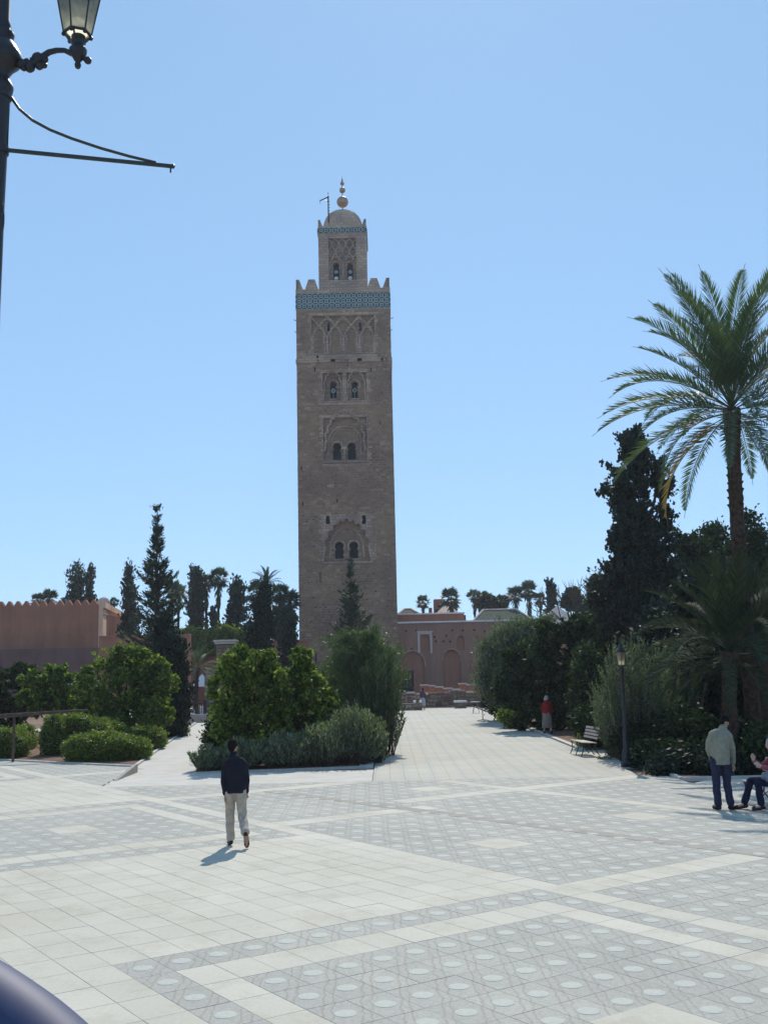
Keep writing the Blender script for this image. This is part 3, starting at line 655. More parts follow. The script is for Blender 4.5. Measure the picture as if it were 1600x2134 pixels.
lb = MB(); lb.box(lc - LT - .04, lc + LT + .04, LY - .04, LY + 2 * LT + .04, l_band1, l_band1 + .25).box(lc - LT - .06, lc + LT + .06, LY - .06, LY + .0, l_band0 - .2, l_band0)
local(lb.build('lantern_cornice', M['trim'], mina))
lm = corner_mesh(1.3, 1.0, .5, 4, .3); s2 = merlon_mesh(.8, .62, .2, 4, .3)
for sx in (-1, 1):
    for sy, yy in ((1, LY), (-1, LY + 2 * LT)):
        o = link('merlon', lm, mina, (lc + sx * LT, yy, l_band1 + .25)); o.scale = (-sx, sy, 1); local(o)
# ribbed dome
dm = MB(); n = 48; DR = 2.88; dz0 = l_band1 + .2; dh = at(713, 443, LY + LT).z - dz0
vs = []; K = 12
for k in range(K + 1):
    a = math.pi / 2 * k / K
    for t in range(n):
        ang = t * 2 * math.pi / n; sc_ = 1 + .045 * abs(math.sin(ang * 8)) * math.cos(a) ** .3 if k < K else 0
        r = max(.01, DR * math.cos(a) ** .5) * (sc_ if k < K else 1); vs.append((lc + r * math.cos(ang), LY + LT + r * math.sin(ang), dz0 + dh * math.sin(a)))
dm.add(vs, [(i * n + j, i * n + (j + 1) % n, (i + 1) * n + (j + 1) % n, (i + 1) * n + j) for i in range(K) for j in range(n)] + [tuple(range(K * n, K * n + n))])
local(dm.build('dome', M['trim'], mina))
fy = LY + LT; rod = MB(); ztop = at(712, 366, fy).z; fx = lc
rod.tube([(fx, fy, dz0 + dh - .2), (fx, fy, ztop - .6), (fx, fy, ztop)], [.09, .06, .012], 8); rod.lathe([(.16, 0), (.2, .1), (.08, .25)], 10, (fx, fy, dz0 + dh - .05))
rod.lathe([(.03, 0), (.16, .22), (.02, .7)], 8, (fx, fy, ztop - 1.0))
local(rod.build('finial_rod', M['copper'], mina, True))
for yy, r_ in ((420.5, .86), (396, .45), (382, .30)):
    z = at(712, yy, fy).z; b = MB().ball((fx, fy, z), (r_, r_, r_ * .96), 24, 16)
    local(b.build('copper_ball', M['copper'], mina, True))
gx, gy = at(684, 430, LY + 1).x, LY + 1.2; gz0, gz1 = at(684, 447, gy).z, at(684, 409, gy).z
gb = MB(); gb.tube([(gx, gy, gz0 - 1.2), (gx, gy, gz1 + .05)], .10, 6); gl = at(666, 418, gy); gb.tube([(gx + .1, gy, gz1), (gl.x, gy, gl.z)], .09, 6)
gb.tube([(gx, gy, gz1 - .75), (gx - .75, gy, gz1 - .42)], .055, 6); gb.tube([(gl.x + .05, gy, gl.z), (gl.x + .05, gy, gl.z - .45)], .03, 5); gb.tube([(gx, gy, gz1), (gx, gy, gz1 + .7)], .025, 5)
gb.ball((gx, gy, gz1 + .5), .08, 6, 5)
for k in range(5): gb.tube([(gx, gy, gz0 + .2 + k * .45), (gx + .28, gy, gz0 + .2 + k * .45)], .03, 5)
local(gb.build('flag_gallows', M['iron'], mina))
# ------------------------------------------------------------------ mosque wall to the right of the minaret
HY = 139.6
hall = thing('prayer_hall', 'long pink plastered mosque with arched niches and hipped roofs, right of the minaret', 'mosque', (16, HY, 0))
def loc2(o, root): o.matrix_parent_inverse = Matrix.Translation(-Vector(root.location)); return o
hx0, hx1 = 1.48, 44.0; hz = at(960, 1297, HY).z
def P(px, py, Y=HY): v = at(px, py, Y); return v.x, v.z
def pointed(cx, z0, w, h):
    r = w / 2; return [(cx - r, z0), (cx + r, z0), (cx + r, z0 + h - r * 1.25)] + [(cx + r * math.cos(a) , z0 + h - r * 1.25 + r * 1.25 * math.sin(a) ** .9) for a in [math.pi * k / 14 for k in range(1, 14)]] + [(cx - r, z0 + h - r * 1.25)]
nich = []; deep = []
x, z = P(886, 1357); nich.append(pointed(x, z, 1.25, 2.15)); x, z = P(960, 1355); nich.append(pointed(x, z, .95, 1.9))
x, z = P(861, 1440); big1 = pointed(x, 0, 3.2, at(861, 1357, HY).z); x, z = P(943, 1440); big2 = pointed(x, 0, 2.4, at(943, 1354, HY).z)
x3 = at(1050, 1400, HY).x; big3 = pointed(x3, 0, 2.4, 5.4)
for k in range(7): nich.append(pointed(at(1085, 1355, HY).x + k * 4.7, at(960, 1355, HY).z, .95, 1.9))
loc2(flat_plate('wall_face', [(hx0, -.3), (hx1, -.3), (hx1, hz), (hx0, hz)], nich + [big1, big2, big3], HY, .35, M['pink_plaster'], hall), hall)
dx = at(850, 1420, HY).x
loc2(flat_plate('wall_inner', [(hx0, -.3), (hx1, -.3), (hx1, hz), (hx0, hz)], [[(dx - .75, 0), (dx + .75, 0), (dx + .75, 2.9), (dx - .75, 2.9)]], HY + .36, .5, M['red_plaster'], hall), hall)
loc2(MB().box(dx - .9, dx + .9, HY + .6, HY + .75, 0, 3.0).build('door', M['dark_in'], hall), hall)
loc2(MB().box(hx0, hx1, HY + .9, HY + 26, -.3, hz).build('hall_body', M['pink_plaster'], hall), hall)
for px_ in (886,):
    x, z = P(px_, 1357); fr = MB(); fr.box(x - .95, x - .66, HY - .06, HY + .1, z - .3, z + 2.5).box(x + .66, x + .95, HY - .06, HY + .1, z - .3, z + 2.5).box(x - .66, x + .66, HY - .06, HY + .1, z + 2.2, z + 2.5)
    fr.box(x - 1.1, x + 1.1, HY - .12, HY + .1, z + 2.5, z + 2.62); loc2(fr.build('niche_frame', M['pale_plaster'], hall), hall)
for cx, w, top in ((at(861, 1440, HY).x, 3.2, at(861, 1357, HY).z), (at(943, 1440, HY).x, 2.4, at(943, 1354, HY).z)):
    o_ = pointed(cx, 0, w + .1, top + .05)[2:]; loc2(MB().tube([(a_, HY - .02, b_) for a_, b_ in o_], .09, 4).build('arch_moulding', M['trim'], hall), hall)
rg = random.Random(5); q = MB()
for px_, py_ in ((846, 1315), (867, 1314), (893, 1316), (942, 1314), (964, 1314), (988, 1313), (905, 1328), (930, 1325), (995, 1328), (908, 1337), (924, 1337), (938, 1337), (858, 1352), (1010, 1316), (997, 1336)):
    x, z = P(px_, py_); q.box(x - .12, x + .12, HY - .03, HY - .004, z - .12, z + .12)
loc2(q.build('putlog_hole', M['dark_in'], hall, kind='stuff'), hall)
cp_ = MB(); cp_.box(hx0, hx1, HY - .25, HY + .6, hz, hz + .22, 0, .05)
loc2(cp_.build('coping', M['white'], hall), hall)
a, b = at(826, 1284, HY + 5), at(966, 1281, HY + 5)
loc2(MB().box(hx0, b.x, HY + 4.6, HY + 5.6, hz, a.z + .1).build('rear_parapet', M['red_plaster'], hall), hall)
loc2(MB().box(hx0, b.x + .1, HY + 4.4, HY + 5.8, a.z + .1, a.z + .3, 0, .05).build('rear_coping', M['white'], hall), hall)
def hip_roof(x0, x1, y0, y1, z0, h, inset, name='roof'):
    q = MB(); ym = (y0 + y1) / 2
    q.add([(x0, y0, z0), (x1, y0, z0), (x1, y1, z0), (x0, y1, z0), (x0 + inset, ym, z0 + h), (x1 - inset, ym, z0 + h)], [(0, 1, 5, 4), (1, 2, 5), (2, 3, 4, 5), (3, 0, 4), (3, 2, 1, 0)], 0)
    r = loc2(q.build(name, M['roof_tile'], hall), hall)
    rr = MB().tube([(x0 + inset, ym, z0 + h + .05), (x1 - inset, ym, z0 + h + .05)], .12, 6)
    for xa, xb in ((x0, x0 + inset), (x1, x1 - inset)): rr.tube([(xa, y0, z0 + .05), (xb, ym, z0 + h + .05)], .15, 6)
    loc2(rr.build('ridge', M['pale_plaster'], hall), hall)
a, b = at(984, 1293, HY + 3), at(1112, 1289, HY + 3); t = at(1000, 1272, HY + 7)
hip_roof(a.x, b.x, HY + 3, HY + 11, hz + .1, t.z - hz - .1, 1.9)
a = at(826, 1281, HY + 8); t = at(840, 1276, HY + 12); hip_roof(1.6, at(872, 1280, HY + 9).x, HY + 8, HY + 15, a.z, max(.9, t.z - a.z), 1.0)
hip_roof(b.x + 6, b.x + 16, HY + 3, HY + 11, hz + .1, 1.9, 1.9)
a, b, t = at(902, 1280, HY + 12), at(960, 1279, HY + 12), at(931, 1263, HY + 15)
q = MB().add([(a.x, HY + 11, a.z - .3), (b.x, HY + 11, a.z - .3), (b.x, HY + 19, a.z - .3), (a.x, HY + 19, a.z - .3), (t.x - .5, HY + 14.5, t.z), (t.x + .5, HY + 14.5, t.z), (t.x + .5, HY + 15.5, t.z), (t.x - .5, HY + 15.5, t.z)],
             [(0, 1, 5, 4), (1, 2, 6, 5), (2, 3, 7, 6), (3, 0, 4, 7), (4, 5, 6, 7), (3, 2, 1, 0)])
q = MB(); q.add([(a.x, HY + 11, a.z - .3), (b.x, HY + 11, a.z - .3), (b.x, HY + 19, a.z - .3), (a.x, HY + 19, a.z - .3), (t.x - .5, HY + 14.5, t.z), (t.x + .5, HY + 14.5, t.z), (t.x + .5, HY + 15.5, t.z), (t.x - .5, HY + 15.5, t.z)],
      [(0, 1, 5, 4), (1, 2, 6, 5), (2, 3, 7, 6), (3, 0, 4, 7), (4, 5, 6, 7), (3, 2, 1, 0)])
loc2(q.build('pyramid_roof', M['pale_plaster'], hall), hall)
loc2(MB().box(a.x - .6, b.x + .6, HY + 10.4, HY + 20, hz, a.z - .3).build('pavilion_base', M['pink_plaster'], hall), hall)
hutb = at(905, 1270, HY + 20); o = MB().box(hutb.x, hutb.x + 1.7, HY + 21, HY + 23, hz, at(905, 1248, HY + 20).z, 0, .05); o.box(hutb.x - .8, hutb.x - .3, HY + 21, HY + 22, hz, hutb.z + .3)
loc2(o.build('roof_turret', M['red_plaster'], hall), hall)
ptx = at(1166, 1262, 120); tq = MB(); tq.add([(ptx.x - 3.0, 118, ptx.z - 2.2), (ptx.x + 2.2, 118, ptx.z - 2.2), (ptx.x + 2.2, 123, ptx.z - 2.2), (ptx.x - 3.0, 123, ptx.z - 2.2), (ptx.x - .2, 120.5, ptx.z)], [(0, 1, 4), (1, 2, 4), (2, 3, 4), (3, 0, 4), (3, 2, 1, 0)])
kk = thing('garden_pavilion', 'small pavilion with pale pyramid roof half hidden by the trees on the right', 'pavilion', (ptx.x, 120.5, 0)); loc2(tq.build('roof', M['pale_plaster'], kk), kk)
loc2(MB().box(ptx.x - 2.8, ptx.x + 2.0, 118.3, 122.7, 0, ptx.z - 2.2).build('wall', M['pink_plaster'], kk), kk)

# ------------------------------------------------------------------ ruined wall and brick stumps in front of the mosque
rw = thing('ruined_wall', 'low ruined rubble wall with pale broken top across the far end of the promenade', 'wall', (4.5, 83, 0))
rg = random.Random(8); q = MB(); top = MB(); xw = -2.5
while xw < 13.5:
    w = rg.uniform(.35, .8); y = 82.5 + xw * .06; zt_ = 1.12 + .10 * math.sin(xw * 1.7) + rg.uniform(-.08, .1); z = 0
    while z < zt_:
        h = rg.uniform(.2, .34); q.box(xw + .015, xw + w - .015, y - rg.uniform(0, .06), y + .7, z + .015, min(z + h, zt_ + .1) - .015, 0, .03); z += h
    if rg.random() < .85: top.box(xw + .02, xw + w - .05, y - .04, y + .5, zt_ + .0, zt_ + rg.uniform(.06, .2), 0, .05)
    xw += w
loc2(q.build('rubble_course', M['ruin'], rw, kind='stuff'), rw); loc2(top.build('broken_top', M['pale_plaster'], rw, kind='stuff'), rw)
k = 0
for px_, py_, w_px, ht in ((884, 1427, 15, 0), (899, 1428, 13, 0), (915, 1431, 15, 0), (933, 1434, 16, 0), (951, 1436, 14, 0), (963, 1424, 15, 0), (982, 1426, 16, 0), (1003, 1428, 15, 0), (1023, 1431, 12, 0)):
    Y = 92 + (k % 2) * 3; t = at(px_, py_, Y); w = w_px / ppm(Y)
    tree_ = ('first', 'second', 'third', 'fourth', 'fifth', 'sixth', 'seventh', 'eighth', 'ninth')[k]
    s = thing('pillar_stump', 'orange plastered pillar stump behind the ruined wall, %s from the left in the row' % tree_, 'pillar', (t.x, Y, 0), 0, 'row of ruined pillar stumps')
    MB().box(-w / 2, w / 2, -w / 2, w / 2, 0, t.z - .12, 0, .03).build('stump', M['orange_plaster'], s); MB().box(-w / 2 - .05, w / 2 + .05, -w / 2 - .05, w / 2 + .05, t.z - .12, t.z, 0, .03).build('cap', M['pale_plaster'], s); k += 1
t = at(960, 1465, 80); s = thing('stone_block', 'square stone block with bright pale top standing before the ruined wall', 'block', (t.x, 80.5, 0))
MB().box(-.42, .42, -.35, .35, 0, .42, 0, .03).build('base', M['ruin'], s); MB().box(-.48, .48, -.4, .4, .42, .55, 0, .03).build('top', M['white'], s)
t = gnd(845, 1480); s = thing('dark_cabinet', 'dark box with two bright white lamps before the ruined wall beside the central shrubs', 'cabinet', (t.x + .3, 78.4, 0))
MB().box(-1.6, .9, -.3, .3, 0, .5, 0, .04).build('box_body', M['ruin'], s)
for xx in (.35, .78): MB().ball((xx, -.25, .62), .11, 10, 8).build('white_lamp', M['white_paint'], s)

# ------------------------------------------------------------------ rampart on the left
LWY = 100.0
lw_ = thing('rampart', 'long red plastered rampart with pointed merlons at the left edge of the scene', 'wall', (-45, LWY, 0))
zt0 = at(100, 1262, LWY).z; xr = at(205, 1290, LWY).x
loc2(MB().box(-80, xr, LWY, LWY + 1.4, 0, zt0).build('wall_body', M['red_plaster'], lw_), lw_)
loc2(MB().box(-80, xr + .0, LWY + 1.4, LWY + 12, 0, zt0 - .8).build('wall_rear', M['red_plaster'], lw_), lw_)
mer = MB().prism(step_profile(.74, .48, .10, 4)[::-1], 0, .5).mesh('merlon', M['red_plaster']); k = 0
xm = xr - .5
while xm > -58:
    loc2(link('merlon', mer, lw_, (xm, LWY, zt0)), lw_); xm -= .80
# its end block with the return face and cornice, their sunlight put into a paler plaster colour
ang = math.radians(8.0); RL = 21.5; ddx, ddy = -math.sin(ang), math.cos(ang)
def along(q, s0, s1, o0, o1, z0, z1):
    f_ = lambda s, o: (xr + ddx * s + ddy * o, LWY + .02 + ddy * s - ddx * o)
    P4 = [f_(s0, o0), f_(s0, o1), f_(s1, o1), f_(s1, o0)]; q.slab(P4, z0, z1)
M['sunlit'] = plaster('sun_brightened_plaster', (.74, .46, .30), (.82, .54, .38)); q = MB(); along(q, 0, RL, .01, .4, 0, zt0 + .2)
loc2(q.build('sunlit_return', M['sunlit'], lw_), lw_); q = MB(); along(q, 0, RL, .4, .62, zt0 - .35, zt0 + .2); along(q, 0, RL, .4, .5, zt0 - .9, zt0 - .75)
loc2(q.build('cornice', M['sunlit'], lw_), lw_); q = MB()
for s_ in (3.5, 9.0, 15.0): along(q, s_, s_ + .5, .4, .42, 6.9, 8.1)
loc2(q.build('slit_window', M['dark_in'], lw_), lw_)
t = at(216, 1250, LWY + 5)
o = MB().lathe([(.62, -.6), (.62, 0), (.6, .2), (.45, .45), (.2, .6), (.03, .65)], 18, (t.x, LWY + 5, t.z - .35))
loc2(o.build('dome', M['pale_plaster'], lw_), lw_)
# lower wall running on behind the trees
lo2 = thing('garden_wall', 'low dark red wall running behind the trees between the rampart and the minaret', 'wall', (-18, 97, 0))
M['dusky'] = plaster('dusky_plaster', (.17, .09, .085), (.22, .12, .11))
z2 = at(300, 1327, 97).z; xa, xb = at(206, 1330, 97).x, at(395, 1340, 97).x; z2b = at(100, 1352, 97).z; x00 = at(-300, 1330, 97).x
loc2(MB().box(xa, xb, 97, 97.8, 0, z2).build('wall_body', M['red_plaster'], lo2), lo2); loc2(MB().box(xa, xb, 96.9, 97.9, z2, z2 + .15, 0, .04).build('coping', M['red_plaster'], lo2), lo2)
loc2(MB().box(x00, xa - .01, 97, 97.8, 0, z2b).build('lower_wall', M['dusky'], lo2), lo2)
z3 = at(450, 1341, 112).z; xa3, xb3 = at(330, 1340, 112).x, at(640, 1340, 112).x
w3 = thing('rear_wall', 'weathered orange-red wall under a green creeper, left of the minaret base', 'wall', ((xa3 + xb3) / 2, 112, 0))
loc2(MB().box(xa3, xb3, 112, 113, 0, z3).build('wall_body', M['red_plaster'], w3), w3)
loc2(MB().box(xa3, xb3, 111.9, 113.1, z3, z3 + .2, 0, .04).build('coping', M['pink_plaster'], w3), w3)
# stone kiosk with flat cap
KY = 84; a, b, tz = at(449, 1400, KY), at(493, 1400, KY), at(470, 1334, KY).z
ks = thing('stone_kiosk', 'ruined brick kiosk with a flat pale cap slab, behind the orange tree', 'ruin', ((a.x + b.x) / 2, KY, 0)); w = (b.x - a.x)
rg = random.Random(2); q = MB(); z = 0
while z < tz - .5:
    h = .26; ww = w * (.40 if z > tz * .62 else .46); x = -ww
    while x < ww - .05:
        l = rg.uniform(.3, .55); q.box(x + .01, min(x + l, ww) - .01, -ww - rg.uniform(0, .05), ww, z + .01, z + h - .01, 0, .02); x += l
    z += h
q.build('brick_course', M['ruin'], ks, kind='stuff'); MB().box(-w * .48, w * .48, -w * .46, w * .46, tz - .32, tz - .18, 0, .03).box(-w * .54, w * .54, -w * .5, w * .5, tz - .15, tz, 0, .04).build('cap_slab', M['pale_plaster'], ks)
MB().box(-w * .95, -w * .47, -w * .4, w * .4, 0, tz * .62, 0, .05).build('buttress', M['ruin'], ks)
# gate with white pickets and canopies behind
GY = 72; gl_ = gnd(392, 1491); g0, g1 = at(392, 1490, GY), at(424, 1490, GY)
gt = thing('iron_gate', 'low dark picket gate at the far end of the left path, bright ground showing through', 'gate', ((g0.x + g1.x) / 2, GY, 0)); gw = g1.x - g0.x
zg = at(408, 1464, GY).z
for k in range(9): MB().box(-gw / 2 + gw * k / 8 - .018, -gw / 2 + gw * k / 8 + .018, -.02, .02, .05, zg + (.08 if k % 2 else 0)).build('picket', M['iron'], gt)
MB().box(-gw / 2, gw / 2, -.03, .03, .12, .18).build('rail', M['iron'], gt); MB().box(-gw / 2, gw / 2, -.03, .03, zg - .12, zg - .07).build('rail', M['iron'], gt)
for s in (-1, 1): MB().box(s * (gw / 2 + .12) - .1, s * (gw / 2 + .12) + .1, -.1, .1, 0, zg + .15).build('gate_post', M['iron'], gt)
for nm, px_, y_, ww, lab in (('canopy', 151, 1414, .95, 'white market canopy glimpsed between the two left orange trees'), ('canopy', 421, 1405, .62, 'small white canopy glimpsed left of the stone kiosk')):
    Y = 86; t = at(px_, y_, Y); c = thing(nm, lab, 'canopy', (t.x, Y, 0), 0, 'white canopies in the far garden')
    q = MB(); h = t.z; q.add([(-ww, -ww, h - .75), (ww, -ww, h - .75), (ww, ww, h - .75), (-ww, ww, h - .75), (0, 0, h)], [(0, 1, 4), (1, 2, 4), (2, 3, 4), (3, 0, 4), (3, 2, 1, 0)]); q.box(-ww, ww, -ww, -ww + .02, h - 1.0, h - .75); q.build('cover', M['white_paint'], c)
    for sx in (-1, 1):
        for sy in (-1, 1): MB().tube([(sx * ww * .97, sy * ww * .97, 0), (sx * ww * .97, sy * ww * .97, h - .75)], .03, 6).build('leg', M['iron'], c)
# ------------------------------------------------------------------ vegetation
def leaf_quads(C, L, Wd, rng, A=None, jitter=.8, droop=0.0, flat=0.0):
    """C: leaf centres (n,3); A: preferred long axis; returns verts and quads of pointed leaves folded a little along the rib"""
    n = len(C); a = rng.normal(size=(n, 3))
    if A is not None: a = A + a * jitter
    a[:, 2] -= droop; a /= np.linalg.norm(a, axis=1)[:, None] + 1e-9
    b = rng.normal(size=(n, 3)); b[:, 2] *= (1 - flat); b -= (b * a).sum(1)[:, None] * a; b /= np.linalg.norm(b, axis=1)[:, None] + 1e-9
    s = rng.uniform(.7, 1.3, n)[:, None]; nn = np.cross(a, b)
    V = np.empty((n, 4, 3)); V[:, 0] = C - a * L * .5 * s; V[:, 2] = C + a * L * .5 * s
    V[:, 1] = C + b * Wd * .5 * s + nn * Wd * .12; V[:, 3] = C - b * Wd * .5 * s + nn * Wd * .12
    return V.reshape(-1, 3), np.arange(n * 4).reshape(n, 4)
def lobe_points(lobes, n, rng, inner=.35, lump=.22):
    w = np.array([l[3] * l[4] * l[5] for l in lobes]) ** .8; w /= w.sum(); idx = rng.choice(len(lobes), n, p=w)
    L = np.array([l[:6] for l in lobes])[idx]; d = rng.normal(size=(n, 3)); d /= np.linalg.norm(d, axis=1)[:, None]
    r = inner + (1 - inner) * rng.random(n) ** .5
    bump = 1 + lump * (np.sin(d[:, 0] * 5.1 + idx * 1.7) * np.sin(d[:, 2] * 6.3 + idx) + .6 * np.sin(d[:, 1] * 11 + d[:, 0] * 9 + idx * 2.3))
    P_ = L[:, :3] + d * L[:, 3:6] * (r * bump)[:, None]; return P_, d
def crown(name, lobes, ntwig, nleaf, spread, L, Wd, mat, parent, seed, inner=.35, lump=.22, axis='out', droop=0.0, flat=0.0, jitter=.8, zmin=.02, clump=None):
    rng = np.random.default_rng(seed); T_, D_ = lobe_points(lobes, ntwig, rng, inner, lump)
    if clump:                                                        # leaves gather in tufts with gaps between them
        K, cr, frac = clump; S_, E_ = lobe_points(lobes, K, rng, .78, lump); n1 = int(ntwig * frac); idx = rng.integers(0, K, n1)
        d = rng.normal(size=(n1, 3)); d /= np.linalg.norm(d, axis=1)[:, None]; rad = cr * (.6 + .8 * rng.random(K))[idx] * rng.random(n1) ** .45
        d[:, 2] *= .8; T_[:n1] = S_[idx] + d * rad[:, None]; D_[:n1] = E_[idx] * .5 + d
    ok = T_[:, 2] > zmin; T_, D_ = T_[ok], D_[ok]
    C = np.repeat(T_, nleaf, 0) + rng.normal(size=(len(T_) * nleaf, 3)) * spread; A = np.repeat(D_, nleaf, 0)
    if axis == 'up': A = A * .4 + np.array([0, 0, 1.0])
    if axis == 'rand': A = None
    C[:, 2] = np.maximum(C[:, 2], zmin)
    V, Fq = leaf_quads(C, L, Wd, rng, A, jitter, droop, flat)
    return link(name, np_mesh(name, V, Fq, mat), parent)
def limbs(parent, base_r, height, lobes, mat, seed, split=.3, name='trunk'):
    rg = random.Random(seed); q = MB(); top = Vector((rg.uniform(-.1, .1), rg.uniform(-.1, .1), height * split))
    q.tube([(0, 0, -.1), (0, 0, .05), tuple(top * .5), tuple(top)], [base_r * 1.35, base_r * 1.1, base_r * .95, base_r * .85], 9)
    for l in lobes:
        e = Vector(l[:3]); m = top.lerp(e, .5) + Vector((rg.uniform(-.15, .15), rg.uniform(-.15, .15), -.1 * (e - top).length))
        q.tube([tuple(top * .9), tuple(m), tuple(e)], [base_r * .6, base_r * .4, base_r * .12], 6)
        for k in range(3):
            f_ = e + Vector((rg.uniform(-1, 1) * l[3], rg.uniform(-1, 1) * l[4], rg.uniform(-.3, 1) * l[5])) * .7; q.tube([tuple(m.lerp(e, .6)), tuple(f_)], [base_r * .2, base_r * .05], 5)
    return q.build(name, mat, parent)
def ptree(name, label, cat, px, Y, lobes, mat, seed, n, leaf, group=None, clump=None, dens=.08, trunk=.1, inner=.4, axis='out', lump=.2, dy=None, limbn=None, jitter=.8):
    """a tree whose crown is a set of clumps measured in the photograph at distance Y: (px, py, rx, rz[, dy])"""
    g = at(px, 1500, Y); s = 1 / ppm(Y); rg = random.Random(seed); L = []
    for l in lobes:
        p = at(l[0], l[1], Y); off = l[4] if len(l) > 4 else rg.uniform(-.5, .5) * l[2] * s; L.append((p.x - g.x, off, p.z, l[2] * s, (dy or l[2] * s), l[3] * s))
    for l in list(L):
        for k in range(2):
            a = rg.uniform(-.9, .9) + math.pi / 2 * rg.choice((0, 0, 1, -1)); r_ = rg.uniform(.9, 1.15); f_ = rg.uniform(.16, .30)
            L.append((l[0] + math.sin(a) * l[3] * r_, l[1] + rg.uniform(-.7, .7) * l[4], l[2] + math.cos(a) * l[5] * r_, l[3] * f_, l[4] * f_, l[5] * f_ * 1.3))
    t = thing(name, label, cat, (g.x, Y, 0), 0, group); hmax = max(l[2] for l in L)
    limbs(t, trunk, hmax, L[:limbn or len(lobes)], M['bark'], seed, .22)
    if clump is None: clump = (int(12 * len(L)), .28, .8)
    crown('crown', L, n[0], n[1], dens, leaf[0], leaf[1], M[mat], t, seed, inner, lump, axis, clump=clump, jitter=jitter); return t
def round_tree(name, label, cat, x, Y, h, w, mat, seed, base=.0, leaf=(.13, .06), n=(1500, 9), group=None, nlobe=6, dens=.18, trunk=.1, inner=.35, depth=None, tilt=0, barkm='bark', axis='out'):
    t = thing(name, label, cat, (x, Y, 0), 0, group); rg = random.Random(seed); L = []; ch = h - base; d = depth or w
    L.append((0, 0, base + ch * .5, w * .36, d * .36, ch * .42))
    for k in range(nlobe):
        a = k * 2 * math.pi / nlobe + rg.uniform(-.4, .4); zz = rg.uniform(.28, .80); rr = rg.uniform(.20, .30)
        L.append((math.cos(a) * w * .27 + tilt * zz * h, math.sin(a) * d * .27, base + ch * zz, w * rr, d * rr, ch * rg.uniform(.17, .24)))
    limbs(t, trunk, h, L, M[barkm], seed, .25 if base < .5 else .35)
    crown('crown', L, n[0], n[1], dens, leaf[0], leaf[1], M[mat], t, seed, inner, axis=axis, clump=(int(14 * len(L)), w * .07, .75)); return t

def orange(px, Y, ptop, wpx, label, seed, mat='orange_leaf', n=(1700, 10), leaf=(.15, .085), **kw):
    g = at(px, 1500, Y); h = at(px, ptop, Y).z
    return round_tree('orange_tree', label, 'tree', g.x, Y, h, wpx / ppm(Y), mat, seed, .25, leaf, n, 'orange trees in the garden', **kw)
# central bed
OG = 'orange trees in the garden'
ptree('orange_tree', 'bright green orange tree, the larger left one of the pair in the central bed', 'tree', 520, 34.2, [(500, 1400, 42, 34), (545, 1385, 34, 26), (470, 1440, 38, 36), (530, 1450, 52, 48), (575, 1420, 32, 34), (455, 1490, 24, 34), (495, 1510, 50, 48), (555, 1510, 40, 50), (505, 1372, 22, 16), (462, 1402, 18, 18), (470, 1540, 26, 30)], 'orange_leaf', 21, (2300, 11), (.15, .085), OG, (95, .24, .9), .045, .09)
ptree('orange_tree', 'bright green orange tree, the narrower right one of the pair in the central bed', 'tree', 628, 34.8, [(630, 1400, 30, 30), (625, 1372, 15, 14), (612, 1440, 40, 40), (655, 1450, 36, 36), (668, 1490, 26, 34), (620, 1500, 48, 42), (585, 1470, 24, 34), (652, 1415, 18, 18)], 'orange_leaf', 22, (1750, 11), (.15, .085), OG, (72, .24, .9), .045, .09)
# left garden
ptree('orange_tree', 'broad dark green orange tree before the tall conifer on the left', 'tree', 265, 45, [(225, 1385, 32, 26), (262, 1375, 36, 28), (305, 1395, 34, 30), (340, 1420, 22, 32), (200, 1425, 32, 30), (250, 1430, 56, 44), (310, 1450, 40, 50), (215, 1475, 36, 34), (270, 1490, 50, 36), (335, 1470, 22, 36), (240, 1358, 16, 12), (182, 1410, 16, 16)], 'orange_leaf', 23, (3000, 10), (.17, .10), OG, (105, .30, .9), .05, .11)
ptree('orange_tree', 'small orange tree behind the wooden rail on the left', 'tree', 112, 50, [(105, 1405, 30, 20), (130, 1425, 28, 26), (85, 1430, 26, 28), (110, 1450, 44, 36), (75, 1465, 24, 24), (140, 1460, 26, 28)], 'orange_leaf', 24, (2000, 10), (.18, .11), OG, (50, .30, .9), .05, .1)
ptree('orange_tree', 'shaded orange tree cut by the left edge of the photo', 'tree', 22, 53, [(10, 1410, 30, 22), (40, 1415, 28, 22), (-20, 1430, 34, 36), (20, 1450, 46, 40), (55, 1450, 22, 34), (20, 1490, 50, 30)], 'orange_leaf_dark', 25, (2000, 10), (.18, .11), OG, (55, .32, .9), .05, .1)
ptree('orange_tree', 'yellow-green small orange tree squeezed between two larger ones', 'tree', 176, 53, [(178, 1425, 20, 18), (165, 1455, 26, 28), (185, 1465, 24, 30), (150, 1480, 18, 20)], 'orange_leaf', 26, (1000, 10), (.18, .11), OG, (32, .30, .9), .05, .08)
# right of the promenade
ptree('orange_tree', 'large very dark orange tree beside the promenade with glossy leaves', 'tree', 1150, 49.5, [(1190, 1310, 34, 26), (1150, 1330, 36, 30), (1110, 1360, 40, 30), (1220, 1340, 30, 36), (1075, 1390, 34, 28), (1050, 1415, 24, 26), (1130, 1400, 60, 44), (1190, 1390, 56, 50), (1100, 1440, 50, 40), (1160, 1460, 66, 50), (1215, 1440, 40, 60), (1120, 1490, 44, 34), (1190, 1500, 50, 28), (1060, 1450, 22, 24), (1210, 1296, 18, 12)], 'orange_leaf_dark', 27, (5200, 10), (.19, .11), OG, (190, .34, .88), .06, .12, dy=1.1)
orange(1240, 45, 1345, 80, 'dark orange tree behind the bench at the promenade edge', 28, 'orange_leaf_dark', n=(1300, 10))

